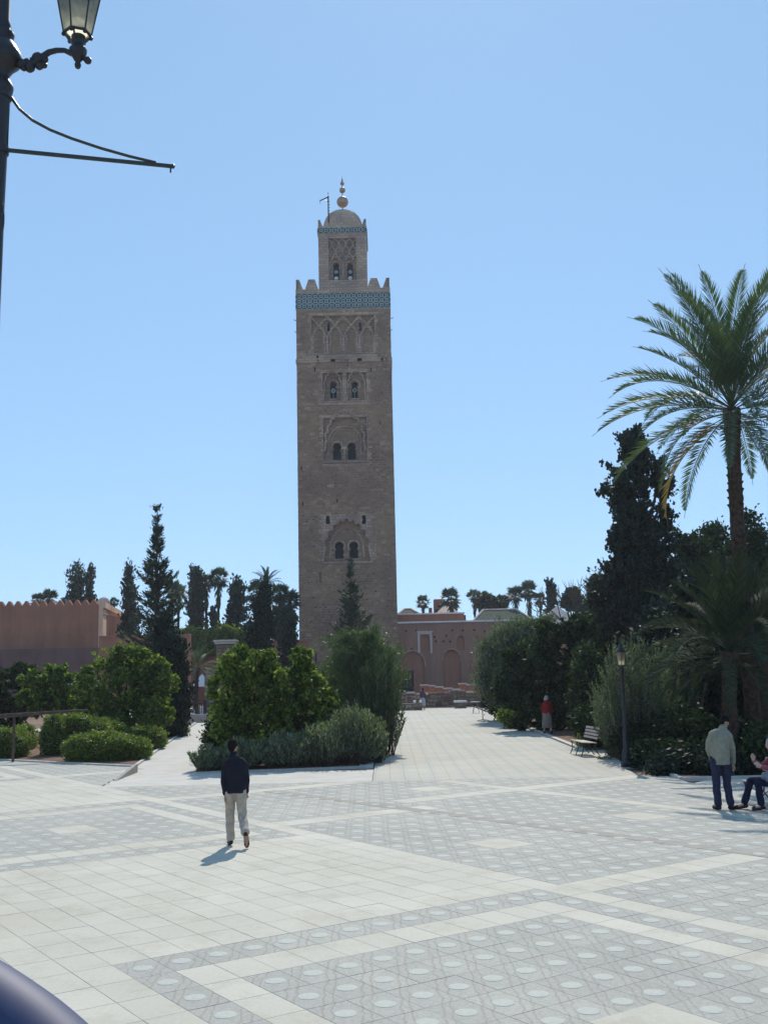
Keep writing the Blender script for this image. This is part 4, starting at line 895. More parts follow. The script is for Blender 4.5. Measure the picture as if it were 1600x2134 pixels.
def column_tree(name, label, px, Y, ptop, wpx, mat, seed, n=(900, 9), leaf=(.28, .10), group='cypresses beyond the garden', wob=.3, top=.35, base=0.0, dens=None, segs=None, shape=None, cat='tree', lump=.3):
    g = at(px, 1500, Y); h = at(px, ptop, Y).z; w = wpx / ppm(Y); t = thing(name, label, cat, (g.x, Y, 0), 0, group); rg = random.Random(seed); L = []
    k = segs or max(6, int(h / (w * .45)));
    for i in range(k):
        f_ = (i + .5) / k; ww = (top + (1 - top) * min(1, (1 - f_) * 2.2)) if shape is None else shape(f_)
        L.append((rg.uniform(-wob, wob) * w * .35, rg.uniform(-wob, wob) * w * .35, base + (h - base) * f_, w * .5 * ww * rg.uniform(.8, 1.1), w * .5 * ww * rg.uniform(.8, 1.1), (h - base) / k * 1.1))
    MB().tube([(0, 0, -.1), (0, 0, h * .5), (0, 0, h * .97)], [w * .09 + .05, w * .06, .02], 7).build('trunk', M['bark'], t)
    crown('crown', L, n[0], n[1], dens or w * .07, leaf[0], leaf[1], M[mat], t, seed, .3, lump, 'up', jitter=.6); return t
# cypresses and far columns on the left
column_tree('cypress', 'broad dark cypress rising above the rampart, left one of two', 147, 128, 1192, 56, 'far_leaf', 31, (1100, 9), (.42, .22), shape=lambda f: 1.0 if f < .85 else .75)
column_tree('cypress', 'leaning narrow cypress above the rampart beside the broad one', 184, 128, 1184, 36, 'far_leaf', 32, (800, 9), (.42, .22))
column_tree('cypress', 'dark narrow cypress just left of the tall conifer', 268, 105, 1176, 44, 'far_leaf', 33, (1100, 9), (.38, .2))
column_tree('cypress', 'dark square-topped cypress left of the two fan palms', 408, 118, 1192, 54, 'far_leaf', 34, (1400, 9), (.42, .22), shape=lambda f: (1.0 - .55 * f) if f < .9 else .5)
column_tree('cypress', 'ragged dark cypress right of the two fan palms', 489, 118, 1222, 56, 'far_leaf', 35, (1300, 9), (.42, .22), shape=lambda f: (1.0 - .5 * f))
column_tree('cypress', 'short dark cypress between the ragged one and the ivy-clad cypress', 515, 112, 1268, 32, 'far_leaf', 36, (500, 9), (.38, .2))
column_tree('cypress', 'low dark bushy cypress between the trunks of the two fan palms', 446, 116, 1268, 30, 'far_leaf', 37, (500, 9), (.42, .22), shape=lambda f: 1 - .4 * f)
column_tree('cypress', 'tall black-green ivy-clad cypress beside the minaret base', 548, 74, 1228, 58, 'cypress_leaf', 38, (3000, 9), (.24, .13), wob=.7, shape=lambda f: (1.1 - .72 * f))
column_tree('cypress', 'dark cypress half hidden behind the ivy-clad one', 604, 78, 1300, 42, 'cypress_leaf', 39, (1400, 9), (.24, .13), wob=.5)
column_tree('cypress', 'dark ivy-covered column tree above the mosque roofs on the right', 1160, 125, 1212, 24, 'far_leaf', 40, (900, 9), (.34, .2), shape=lambda f: .95 if f < .93 else .7)
column_tree('cypress', 'dark ragged evergreen mass at the foot of the tall conifer', 352, 51, 1300, 78, 'cypress_leaf', 41, (2600, 9), (.20, .10), shape=lambda f: 1.05 - .6 * f, wob=.6)
# far broad trees
def far_tree(px, Y, ptop, wpx, label, seed, base_px=None, n=(700, 9), leaf=(.5, .28), mat='far_leaf', group='trees beyond the mosque and ramparts', name='park_tree', nlobe=6, dens=None, **kw):
    g = at(px, 1500, Y); h = at(px, ptop, Y).z; base = at(px, base_px, Y).z if base_px else h * .3
    return round_tree(name, label, 'tree', g.x, Y, h, wpx / ppm(Y), mat, seed, base, leaf, n, group, nlobe, dens or wpx / ppm(Y) * .04, .22, **kw)
far_tree(590, 100, 1262, 60, 'dark mixed tree against the left side of the minaret', 51, 1340, (1200, 9), (.4, .2))
far_tree(1205, 110, 1222, 46, 'rounded green tree in front of the bare twiggy tree', 52, 1275, (800, 9), (.34, .2))
far_tree(1046, 150, 1240, 50, 'low green tree between the fan palms over the mosque roof', 53, 1290, (600, 8))
far_tree(1018, 152, 1238, 36, 'dense green tree right behind the hipped mosque roof', 54, 1290, (500, 8))
far_tree(940, 158, 1252, 40, 'dark scrubby tree beside the red roof turret', 55, 1290, (500, 8))
# creeper over the rear wall
cr_ = thing('creeper', 'green creeper spilling over the weathered wall behind the kiosk', 'plant', (at(450, 1325, 111.5).x, 111.5, 0))
zc_ = at(450, 1322, 111.5).z; wv = 150 / ppm(111.5)
crown('foliage', [(dx_ * wv / 10, 0, zc_ - .6 + .35 * math.sin(dx_ * 1.3), wv * .09, .8, 1.15) for dx_ in range(-5, 6)], 1500, 9, .22, .3, .17, M['hedge_leaf'], cr_, 61)
# the bare twiggy tree
bt = thing('bare_tree', 'leafless pale twiggy tree against the sky left of the dark trees', 'tree', (at(1236, 1400, 100).x, 100, 0)); rg = random.Random(77); q = MB()
def branch(p, d, L, r, dep):
    e = p + d * L; q.tube([tuple(p), tuple(p.lerp(e, .5) + Vector((rg.uniform(-.06, .06) * L, rg.uniform(-.06, .06) * L, 0))), tuple(e)], [r, r * .8, r * .55], 5 if dep > 2 else 3, False)
    if dep:
        for k in range(3 if dep > 1 else 4):
            dd = (d + Vector((rg.uniform(-.75, .75), rg.uniform(-.75, .75), rg.uniform(-.25, .6)))).normalized(); branch(p.lerp(e, rg.uniform(.55, 1.0)), dd, L * rg.uniform(.6, .8), r * .62, dep - 1)
hb = at(1230, 1178, 100).z; branch(Vector((0, 0, 0)), Vector((-.05, 0, 1)), hb * .42, .30, 5); q.build('trunk', M['bark'], bt)

# ---- conifers with whorled, upswept branches
def conifer(px, Y, ptop, wpx, label, seed, mat='conifer_leaf', dens=1.0, base=1.0, sprig=.34):
    g = at(px, 1500, Y); h = at(px, ptop, Y).z; R0 = wpx / ppm(Y) / 2; t = thing('conifer', label, 'tree', (g.x, Y, 0), 0, 'tall conifers'); rng = np.random.default_rng(seed); rg = random.Random(seed)
    q = MB().tube([(0, 0, -.1), (0, 0, h * .3), (0, 0, h * .98)], [.20, .14, .015], 8); C = []; A = []
    z = base
    while z < h - .25:
        f_ = z / h; rad = R0 * min(1.0, ((1 - f_) / .60)) ** 1.1 * rg.uniform(.7, 1.15) if f_ > .12 else R0 * .8
        nb = rg.randint(5, 8)
        for k in range(nb):
            a = rg.uniform(0, 2 * math.pi); L = max(.18, rad * rg.uniform(.65, 1.15)); up = .25 + .5 * f_
            p0 = Vector((0, 0, z + rg.uniform(-.22, .22))); p1 = p0 + Vector((math.cos(a) * L * .55, math.sin(a) * L * .55, L * .02)); p2 = p0 + Vector((math.cos(a) * L, math.sin(a) * L, L * up))
            q.tube([tuple(p0), tuple(p1), tuple(p2)], [.03, .02, .008], 4, False)
            ns = int((L * 30 + 4) * dens)
            tt = rng.random(ns) ** .7; tt = tt[:, None]
            B = (1 - tt) ** 2 * np.array(p0) + 2 * tt * (1 - tt) * np.array(p1) + tt ** 2 * np.array(p2)
            side = np.array([-math.sin(a), math.cos(a), 0]); off = rng.normal(size=(ns, 1)) * (.10 + .14 * L * (1 - abs(tt - .5)))
            P_ = B + side * off; P_[:, 2] += np.abs(rng.normal(size=ns)) * .05
            C.append(P_); A.append(np.array([math.cos(a), math.sin(a), .45 + up])[None] + side * np.sign(off) * .8)
        z += rg.uniform(.20, .42) * (.8 + .8 * f_)
    C = np.concatenate(C); A = np.concatenate(A); V, Fq = leaf_quads(C, sprig, sprig * .22, rng, A, .45)
    V2, F2 = leaf_quads(C + rng.normal(size=C.shape) * .06, sprig * .7, sprig * .2, rng, A, .8)
    q.build('trunk', M['bark'], t); link('crown', np_mesh('crown', np.concatenate([V, V2]), np.concatenate([Fq, F2 + len(V)]), M[mat]), t); return t
conifer(323, 60, 1050, 122, 'tall spire-shaped conifer standing alone left of the minaret', 71, dens=1.25, sprig=.30)
conifer(735, 82, 1163, 100, 'slim conifer standing in front of the minaret base', 72, dens=.7, sprig=.34)

# ---- fan palms
def fan_crown_mesh(seed, r, leaves=30):
    rng = random.Random(seed); q = MB(); q2 = MB()
    for k in range(leaves):
        a = rng.uniform(0, 2 * math.pi); el = rng.uniform(-.75, 1.4); d = Vector((math.cos(a) * math.cos(el), math.sin(a) * math.cos(el), math.sin(el)))
        c = d * r * rng.uniform(.40, .55); s = d.cross(Vector((0, 0, 1))); s = s.normalized() if s.length > .05 else Vector((1, 0, 0)); u_ = s.cross(d)
        q.tube([(0, 0, 0), tuple(c)], .02, 3, False)
        for j in range(11):
            b = math.radians(-95 + 190 * j / 10 + rng.uniform(-4, 4)); dirv = (d * math.cos(b) + s * math.sin(b)).normalized(); tip = c + dirv * r * rng.uniform(.42, .58) + u_ * (-.10 * r) + Vector((0, 0, -.06 * r * abs(math.sin(b))))
            w = (d * -math.sin(b) + s * math.cos(b)) * r * .055
            m_ = c.lerp(tip, .6); q.add([tuple(c), tuple(m_ + w), tuple(tip), tuple(m_ - w)], [(0, 1, 2, 3)])
    return q
def skirt_mesh(seed, r, L):
    rng = random.Random(seed); q = MB()
    for k in range(90):
        a = rng.uniform(0, 2 * math.pi); z = -rng.uniform(0, 1) * L; rr = r * (1 - .75 * (-z / L)) * rng.uniform(.75, 1); p = Vector((math.cos(a) * rr * .4, math.sin(a) * rr * .4, z + .2)); e = Vector((math.cos(a) * rr, math.sin(a) * rr, z - .3 * r))
        s = Vector((-math.sin(a), math.cos(a), 0)) * r * .10; m_ = p.lerp(e, .55); q.add([tuple(p), tuple(m_ + s), tuple(e), tuple(m_ - s)], [(0, 1, 2, 3)])
    return q
FANS = [fan_crown_mesh(s, 1.0, 34).mesh('crown', M['fan_leaf']) for s in (1, 2, 3)]; SK = [skirt_mesh(s, .62, 1.5).mesh('dead_skirt', M['fan_leaf']) for s in (1, 2)]
def fan_palm(px, Y, pc, rpx, label, seed, skirt=1.0, trunk=.15, grp='fan palms on the skyline'):
    c = at(px, pc, Y); r = 1.5 * rpx / ppm(Y); t = thing('fan_palm', label, 'palm tree', (c.x, Y, 0), 0, grp)
    MB().tube([(0, 0, -.1), (.0, 0, c.z * .5), (0, 0, c.z)], [trunk * 1.25, trunk, trunk * .9], 8).build('trunk', M['palm_bark'], t)
    o = link('crown', FANS[seed % 3], t, (0, 0, c.z), seed * 1.3); o.scale = (r, r, r)
    if skirt: o = link('dead_skirt', SK[seed % 2], t, (0, 0, c.z), seed); o.scale = (r, r, r * skirt)
for a_ in ((430, 118, 1218, 17, 'slender fan palm with hanging skirt, left of the tall pair left of the minaret', 1, 1.3), (455, 117, 1207, 19, 'tallest slender fan palm with hanging skirt left of the minaret', 2, 1.4),
           (359, 110, 1232, 18, 'bushy fan palm just right of the tall conifer', 3, 1.0), (372, 112, 1236, 17, 'second bushy fan palm right of the tall conifer, slightly lower', 4, 1.0),
           (536, 100, 1238, 22, 'fan palm with arching leaves left of the ivy-clad cypress', 5, .9), (583, 104, 1240, 20, 'fan palm right of the ivy-clad cypress', 6, 1.2), (602, 106, 1256, 22, 'lower fan palm touching the left side of the minaret', 7, 1.2),
           (103, 128, 1249, 17, 'fan palm crown peeping over the rampart', 8, .4), (78, 128, 1252, 13, 'smaller fan palm crown peeping over the rampart near the left edge', 9, .4), (238, 125, 1256, 9, 'tiny fan palm tuft beside the pale dome on the rampart', 10, .4),
           (881, 150, 1257, 13, 'small fan palm over the mosque roof nearest the minaret', 11, .7), (938, 150, 1249, 19, 'broad fan palm behind the pale pyramid roof', 12, .9), (988, 150, 1245, 14, 'fan palm left of the hipped mosque roof', 13, 1.1),
           (1014, 151, 1252, 15, 'low fan palm over the hipped roof ridge', 14, .8), (1048, 152, 1254, 12, 'short fan palm in the middle of the row over the roofs', 15, .8), (1073, 150, 1242, 17, 'full fan palm left of the tallest one over the roofs', 16, 1.2),
           (1101, 150, 1232, 18, 'tallest fan palm over the mosque roofs', 17, 1.4), (1125, 150, 1250, 12, 'slim fan palm right of the tallest one over the roofs', 18, .9)):
    fan_palm(*a_)
# feathery young palm before the garden wall
# ---- date palms
def frond_mesh(seed, L, arch, n=64, leaf=.42, wid=.022, vee=.55):
    rng = random.Random(seed); pts = []; p = Vector((0, 0, 0)); ang = 0; q = MB()
    for k in range(13):
        pts.append(p.copy()); t = k / 12; d = Vector((math.cos(-arch * t ** 1.35), 0, math.sin(-arch * t ** 1.35))); p = p + d * (L / 12)
    q.tube([tuple(v) for v in pts], [.0042 * (1 - .8 * k / 12) + .0008 for k in range(13)], 5, False)
    for k in range(n):
        t = .16 + .84 * (k + rng.uniform(-.2, .2)) / n; t = min(.995, t); f_ = t * 12; i = min(11, int(f_)); c = pts[i].lerp(pts[i + 1], f_ - i); tan = (pts[i + 1] - pts[i]).normalized(); up = Vector((-tan.z, 0, tan.x))
        ll = leaf * (math.sin(math.pi * min(1, .15 + t * .9)) ** .6) * rng.uniform(.8, 1.15)
        for s in (-1, 1):
            d = (tan * (.55 + .5 * t) + Vector((0, s, 0)) * .62 + up * (vee * rng.uniform(.3, 1.2))).normalized(); w = tan.cross(d).normalized().cross(d) * wid
            e = c + d * ll; e.z -= ll * .12; m_ = c.lerp(e, .4); q.add([tuple(c), tuple(m_ + w), tuple(e), tuple(m_ - w)], [(0, 1, 2, 3)])
    return q
def date_palm(label, base, top, fr, lens, seed, n, L, tr, dead=(), el_range=(-.75, 1.5)):
    t = thing('date_palm', label, 'palm tree', tuple(base), 0, 'date palms'); rg = random.Random(seed); top = Vector(top) - Vector(base); q = MB(); K = 46; pts = []; rad = []
    for k in range(K + 1):
        f_ = k / K; bend = math.sin(f_ * math.pi) * .10; pts.append((top.x * f_ - bend, top.y * f_, top.z * f_)); rad.append(tr * (1.12 - .18 * f_ + (.35 * max(0, f_ - .86) / .14)) * (1 + (.035 if k % 2 else -.03)))
    q.tube(pts, rad, 14); 
    for k in range(int(top.z * 26)):                                # stubs of cut leaf bases
        f_ = rg.random(); a = k * 2.39996; i = int(f_ * K); c = Vector(pts[i]); r = rad[i]; o_ = Vector((math.cos(a), math.sin(a), 0)); s = Vector((-math.sin(a), math.cos(a), 0)) * .05
        bz = c + o_ * r * .93; q.add([tuple(bz - s + Vector((0, 0, -.06))), tuple(bz + s + Vector((0, 0, -.06))), tuple(bz + Vector((0, 0, .07))), tuple(bz + o_ * (.05 + .03 * rg.random()) + Vector((0, 0, .05)))], [(0, 1, 3), (1, 2, 3), (2, 0, 3), (0, 2, 1)])
    c = Vector(pts[int(K * .74)]); q.ball(tuple(c + Vector((tr * .55, 0, 0))), (tr * .6, tr * .6, tr * .9), 8, 6)
    q.build('trunk', M['palm_bark'], t)
    for k in range(n):
        f_ = (k + .5) / n; el = el_range[0] + (el_range[1] - el_range[0]) * f_ ** .8 + rg.uniform(-.08, .08); a = k * 2.39996 + rg.uniform(-.2, .2); m = rg.randrange(3) + (0 if el > .75 else 3 if el > .05 else 6)
        o = link('frond', lens[m], t, tuple(top + Vector((0, 0, -.15 + .3 * f_)))); o.rotation_euler = (0, -el, a); sc_ = L * rg.uniform(.85, 1.1) * (.80 if el < -.2 else 1.0); o.scale = (sc_, sc_, sc_)
    for a, el, sc_ in dead:
        o = link('frond', lens[9], t, tuple(top + Vector((0, 0, -.25))), label='dry yellow frond hanging from the crown'); o.rotation_euler = (0, -el, a); o.scale = (sc_,) * 3
    return t
FR = [frond_mesh(s, 1.0, (.55, .75, .95)[s % 3], 92, .165, .0042).mesh('frond', M['palm_leaf']) for s in range(3)] + [frond_mesh(s, 1.0, (1.0, 1.25, 1.45)[s % 3], 92, .155, .0042).mesh('frond', M['palm_leaf']) for s in range(3, 6)] \
    + [frond_mesh(s, 1.0, (1.0, 1.2, 1.35)[s % 3], 84, .135, .0042).mesh('frond', M['palm_leaf']) for s in range(6, 9)] + [frond_mesh(9, 1.0, 1.3, 60, .14, .006).mesh('frond', M['palm_dead'])]
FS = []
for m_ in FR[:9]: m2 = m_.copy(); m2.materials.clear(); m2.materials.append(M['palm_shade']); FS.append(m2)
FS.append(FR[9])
DPY = 30.5
pb = at(1582, 1610, DPY); pt_ = at(1524, 852, DPY)
date_palm('tall leaning date palm with feathery crown at the right edge', (pb.x, DPY, 0), (pt_.x, DPY, pt_.z), None, FR, 5, 56, 4.35, .205, [(math.pi * .98, -.5, 4.1)], (-.5, 1.5))
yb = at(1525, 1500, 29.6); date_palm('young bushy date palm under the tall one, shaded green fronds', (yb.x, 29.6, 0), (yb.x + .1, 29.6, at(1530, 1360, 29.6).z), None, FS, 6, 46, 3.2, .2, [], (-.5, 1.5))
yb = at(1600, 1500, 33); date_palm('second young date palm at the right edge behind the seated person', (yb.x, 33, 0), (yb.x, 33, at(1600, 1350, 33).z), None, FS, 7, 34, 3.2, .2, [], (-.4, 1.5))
yb = at(412, 1450, 70); date_palm('small feathery palm before the weathered wall, far end of the left path', (yb.x, 70, 0), (yb.x, 70, at(412, 1392, 70).z), None, FR, 8, 20, 1.9, .13, [], (-.2, 1.4))
pc_ = at(556, 1218, 88); date_palm('date palm whose crown shows above the ivy-clad cypress', (pc_.x, 88, 0), (pc_.x, 88, pc_.z), None, FR, 9, 34, 1.75, .16, [], (-.5, 1.5))

# ---- big dark cypress and trees on the right
g = at(1325, 1500, 52); hC = at(1325, 905, 52).z
ct = thing('cypress', 'huge ragged black-green cypress on the right with loose side tufts', 'tree', (g.x, 52, 0)); s_ = 1 / ppm(52)
LB = []
def LBp(px, py, rx, rz, ry=None): p = at(px, py, 52); LB.append((p.x - g.x, 0, p.z, rx * s_, (ry or rx) * s_, rz * s_))
for a_ in ((1318, 925, 22, 28), (1328, 955, 34, 34), (1322, 1000, 38, 40), (1325, 1050, 36, 42), (1322, 1100, 45, 45), (1335, 1150, 55, 50), (1335, 1210, 70, 60), (1345, 1280, 85, 70), (1350, 1360, 85, 80), (1376, 985, 16, 26), (1384, 1030, 20, 40), (1388, 1075, 20, 34), (1300, 1060, 24, 22),
           (1262, 967, 9, 8), (1280, 975, 9, 7), (1252, 1028, 12, 7), (1268, 1015, 9, 8), (1285, 1010, 12, 10), (1290, 910, 14, 8), (1288, 1130, 18, 16), (1300, 1180, 22, 20), (1275, 1240, 30, 30)): LBp(*a_)
limbs(ct, .28, hC, [LB[k] for k in (1, 3, 5, 9, 10)], M['bark'], 3, .5)
q = MB()
for a_, b_ in ((3, 13), (4, 15), (4, 17), (2, 14)): q.tube([LB[a_][:3], LB[b_][:3]], [.05, .015], 5)
q.build('side_branch', M['bark'], ct)
crown('crown', LB, 7500, 9, .09, .22, .15, M['cypress_leaf'], ct, 81, .35, .25, 'up', jitter=.8, clump=(330, .42, .8))
def rt(px, Y, top, w, label, seed, base=.3, **kw):
    g = at(px, 1500, Y); return round_tree('park_tree', label, 'tree', g.x, Y, at(px, top, Y).z, w / ppm(Y), kw.pop('mat', 'tree_leaf'), seed, base, kw.pop('leaf', (.26, .16)), kw.pop('n', (3600, 9)), 'dark trees on the right', kw.pop('nlobe', 9), kw.pop('dens', .22), .22, **kw)
rt(1450, 60, 1070, 150, 'dense dark tree between the ragged cypress and the tall palm', 82)
rt(1530, 64, 1082, 140, 'dark tree directly behind the tall palm trunk', 83)
rt(1605, 56, 1058, 130, 'dark tree at the right edge beyond the tall palm', 84)
rt(1266, 66, 1178, 80, 'mid green tree left of the ragged cypress', 85, mat='far_leaf')
rt(1500, 37.5, 1195, 210, 'dark leafy tree shading the young palms', 88, mat='cypress_leaf')
rt(1405, 39, 1275, 120, 'dark leafy tree behind the silver-tipped olive shrubs', 89, mat='cypress_leaf')
rt(1700, 52, 1120, 230, 'dark garden tree just beyond the right edge of the view', 90)
rt(1880, 50, 1160, 240, 'dark garden tree farther beyond the right edge of the view', 98)
rt(1400, 46, 1250, 170, 'shaded tree mass below the ragged cypress', 86, mat='cypress_leaf')
rt(1560, 44, 1230, 160, 'shaded tree mass behind the young palms', 87, mat='cypress_leaf')
def shoot_shrub(name, px, Y, top, w, mat, label, seed, ns=150, depth=1.2, grp='oleanders in the central bed', leaf=(.15, .028), nl=30):
    g = at(px, 1500, Y); h = at(px, top, Y).z; W_ = w / ppm(Y) / 2; t = thing(name, label, 'shrub', (g.x, Y, 0), 0, grp); rng = np.random.default_rng(seed); C = []; A = []; q = MB()
    for k in range(ns):
        bx, by = rng.uniform(-.55, .55) * W_, rng.uniform(-.4, .4) * depth; ex = bx + rng.normal() * .32 * W_ + bx * .55; ey = by * 1.25 + rng.normal() * .12; ez = h * rng.uniform(.45, 1.0) * (1 - .35 * (abs(ex) / (W_ + .1)) ** 2)
        ex = max(-W_ * 1.05, min(W_ * 1.05, ex)); q.tube([(bx, by, 0), ((bx + ex) / 2, (by + ey) / 2, ez * .5), (ex, ey, ez)], [.010, .007, .003], 3, False)
        n = nl; tt = rng.uniform(.12, 1.0, n)[:, None] ** .75; P_ = (1 - tt) ** 2 * np.array([bx, by, 0]) + 2 * tt * (1 - tt) * np.array([(bx + ex) / 2 - .02, (by + ey) / 2, ez * .52]) + tt ** 2 * np.array([ex, ey, ez])
        d = rng.normal(size=(n, 3)); d[:, 2] = abs(d[:, 2]) + 1.0; d /= np.linalg.norm(d, axis=1)[:, None]; C.append(P_ + d * leaf[0] * .45); A.append(d)
    C = np.concatenate(C); A = np.concatenate(A); C[:, 2] = np.maximum(C[:, 2], .02); V, Fq = leaf_quads(C, leaf[0], leaf[1], rng, A, .15)
    q.build('stems', M['bark'], t); link('foliage', np_mesh('foliage', V, Fq, M[mat]), t); return t
# ---- feathery and olive shrubs
def shrub(name, px, Y, top, w, mat, label, seed, n=(1100, 9), leaf=(.10, .022), base=.02, axis='up', grp='garden shrubs', nlobe=6, dens=.13, depth=None, **kw):
    g = at(px, 1500, Y); return round_tree(name, label, 'shrub', g.x, Y, at(px, top, Y).z, w / ppm(Y), mat, seed, base, leaf, n, grp, nlobe, dens, .05, axis=axis, depth=depth, **kw)
shoot_shrub('olive_tree', 1322, 33.5, 1316, 160, 'olive_leaf', 'grey-green olive shrub behind the garden lamp', 91, 330, 1.8, 'garden shrubs', (.11, .026), 75)
shoot_shrub('olive_tree', 1410, 35.5, 1322, 110, 'olive_leaf', 'second grey-green olive shrub right of the garden lamp', 92, 210, 1.5, 'garden shrubs', (.11, .026), 75)
shoot_shrub('olive_tree', 1285, 34.5, 1425, 80, 'olive_leaf', 'low loose olive shrub beside the promenade bench', 93, 130, 1.2, 'garden shrubs', (.11, .026), 45)
ptree('olive_tree', 'soft grey-green olive tree over the far promenade edge', 'tree', 1070, 58, [(1085, 1315, 34, 22), (1050, 1335, 32, 24), (1025, 1365, 24, 30), (1060, 1380, 50, 42), (1100, 1350, 40, 40), (1020, 1405, 22, 30), (1050, 1430, 36, 34), (1120, 1305, 30, 18)], 'olive_leaf', 94, (3600, 11), (.22, .05), 'garden shrubs', (120, .5, .6), .16, .12, axis='up')
ptree('tamarisk', 'tall feathery green shrub in front of the slim conifer', 'shrub', 752, 38, [(760, 1345, 42, 26), (725, 1365, 36, 34), (795, 1370, 34, 34), (760, 1410, 62, 46), (712, 1420, 30, 50), (805, 1420, 26, 46), (755, 1475, 60, 60), (735, 1335, 20, 18), (785, 1338, 22, 18)], 'feather_leaf', 95, (2300, 11), (.16, .024), 'garden shrubs', (130, .34, .85), .10, .06, axis='up', lump=.35, inner=.3)
shoot_shrub('tamarisk', 795, 37, 1345, 90, 'feather_leaf', 'upright feathery tamarisk shoots at the promenade side of the central bed', 97, 170, 1.6, 'garden shrubs', (.14, .022), 80)
shrub('tamarisk', 690, 40, 1372, 60, 'feather_leaf', 'smaller feathery shrub between orange tree and tall feathery shrub', 96, (1500, 10), (.17, .028))
for i, (px, Y, top, w, lab) in enumerate(((430, 32.3, 1560, 62, 'loose oleander sprig at the left tip of the central bed'), (505, 32.7, 1545, 90, 'oleander behind the walking man at the front of the central bed'), (590, 32.8, 1530, 110, 'grey-green oleander at the foot of the paired orange trees'),
                                 (665, 33.0, 1520, 90, 'bushy oleander in the middle of the central bed front'), (735, 33.4, 1478, 110, 'tall dense oleander near the right tip of the central bed'), (775, 34.5, 1500, 56, 'upright oleander at the promenade corner of the central bed'))):
    pass
OLE = ((430, 32.3, 1553, 60, 70), (470, 32.6, 1560, 70, 110), (505, 32.7, 1540, 90, 170), (590, 32.8, 1525, 110, 230), (665, 33.0, 1505, 100, 240), (735, 33.4, 1468, 110, 300), (778, 34.2, 1490, 56, 170))
OLL = ('loose oleander sprigs at the left tip of the central bed', 'low oleander beside the loose sprigs, left of the walking man', 'oleander behind the walking man at the front of the central bed', 'grey-green oleander at the foot of the paired orange trees', 'bushy oleander in the middle of the central bed front', 'tall dense oleander near the right tip of the central bed', 'upright oleander at the promenade corner of the central bed')
for (px, Y, top, w, ns_), lab in zip(OLE, OLL): shoot_shrub('oleander', px, Y, top, w, 'oleander_leaf', lab, int(px), ns_)
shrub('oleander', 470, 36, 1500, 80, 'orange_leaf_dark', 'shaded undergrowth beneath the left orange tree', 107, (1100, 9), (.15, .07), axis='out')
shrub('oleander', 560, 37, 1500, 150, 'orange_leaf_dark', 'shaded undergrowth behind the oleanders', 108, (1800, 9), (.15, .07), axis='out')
for i, (px, Y, top, w, lab) in enumerate(((790, 44, 1420, 60, 'grey-green oleander farther along the promenade edge'), (800, 54, 1400, 50, 'far oleander on the left promenade edge'))):
    shrub('oleander', px - 12, Y, top, w, 'feather_leaf', lab, 110 + i, (1300, 9), (.17, .034), grp='oleanders in the central bed', dens=.14)
# clipped hedges in the left bed
def hedge(px, Y, top, w, lab, seed, d=1.1, n=2600):
    g = at(px, 1500, Y); h = at(px, top, Y).z; t = thing('clipped_hedge', lab, 'hedge', (g.x, Y, 0), 0, 'clipped hedges in the left bed'); W_ = w / ppm(Y) / 2
    L = [(0, 0, h * .45, W_ * .95, d * .5, h * .52), (W_ * .45, .05, h * .42, W_ * .55, d * .48, h * .50), (-W_ * .45, 0, h * .42, W_ * .55, d * .48, h * .52)]
    rgh = random.Random(seed)
    for k in range(9): a_ = rgh.uniform(-1.4, 1.4); L.append((math.sin(a_) * W_ * .75, rgh.uniform(-.4, .4) * d, h * (.45 + .38 * math.cos(a_)), W_ * .28, d * .25, h * .22))
    crown('foliage', L, n, 9, .05, .09, .045, M['hedge_leaf'], t, seed, .74, .12); MB().tube([(0, 0, -.05), (0, 0, h * .6)], .04, 6).build('stem', M['bark'], t)
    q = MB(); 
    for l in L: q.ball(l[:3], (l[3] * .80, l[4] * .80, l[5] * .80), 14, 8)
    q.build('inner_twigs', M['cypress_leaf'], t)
hedge(208, 37.0, 1530, 145, 'long clipped hedge mound at the front of the left bed', 121, 1.3, 4200)
hedge(272, 37.3, 1540, 78, 'darker clipped mound at the path corner of the left bed', 122, 1.2, 2200)
hedge(170, 41, 1492, 130, 'tall clipped mound behind the long front hedge', 123, 1.6, 3200)
hedge(222, 42, 1500, 75, 'dark rounded mound behind the long front hedge', 124, 1.3, 1800)
hedge(296, 42.5, 1516, 95, 'flat clipped hedge beside the left path', 125, 1.4, 2400)
hedge(357, 52, 1500, 66, 'far clipped hedge beside the left path', 126, 1.4, 1700)
hedge(12, 39.5, 1520, 96, 'round clipped bush at the left edge of the scene', 127, 1.5, 2600)
hedge(52, 44, 1512, 44, 'small dark clipped bush behind the round one', 128, 1.0, 900)
hedge(112, 40, 1492, 50, 'upright clipped bush with a visible stem under the rail', 129, .9, 1200)
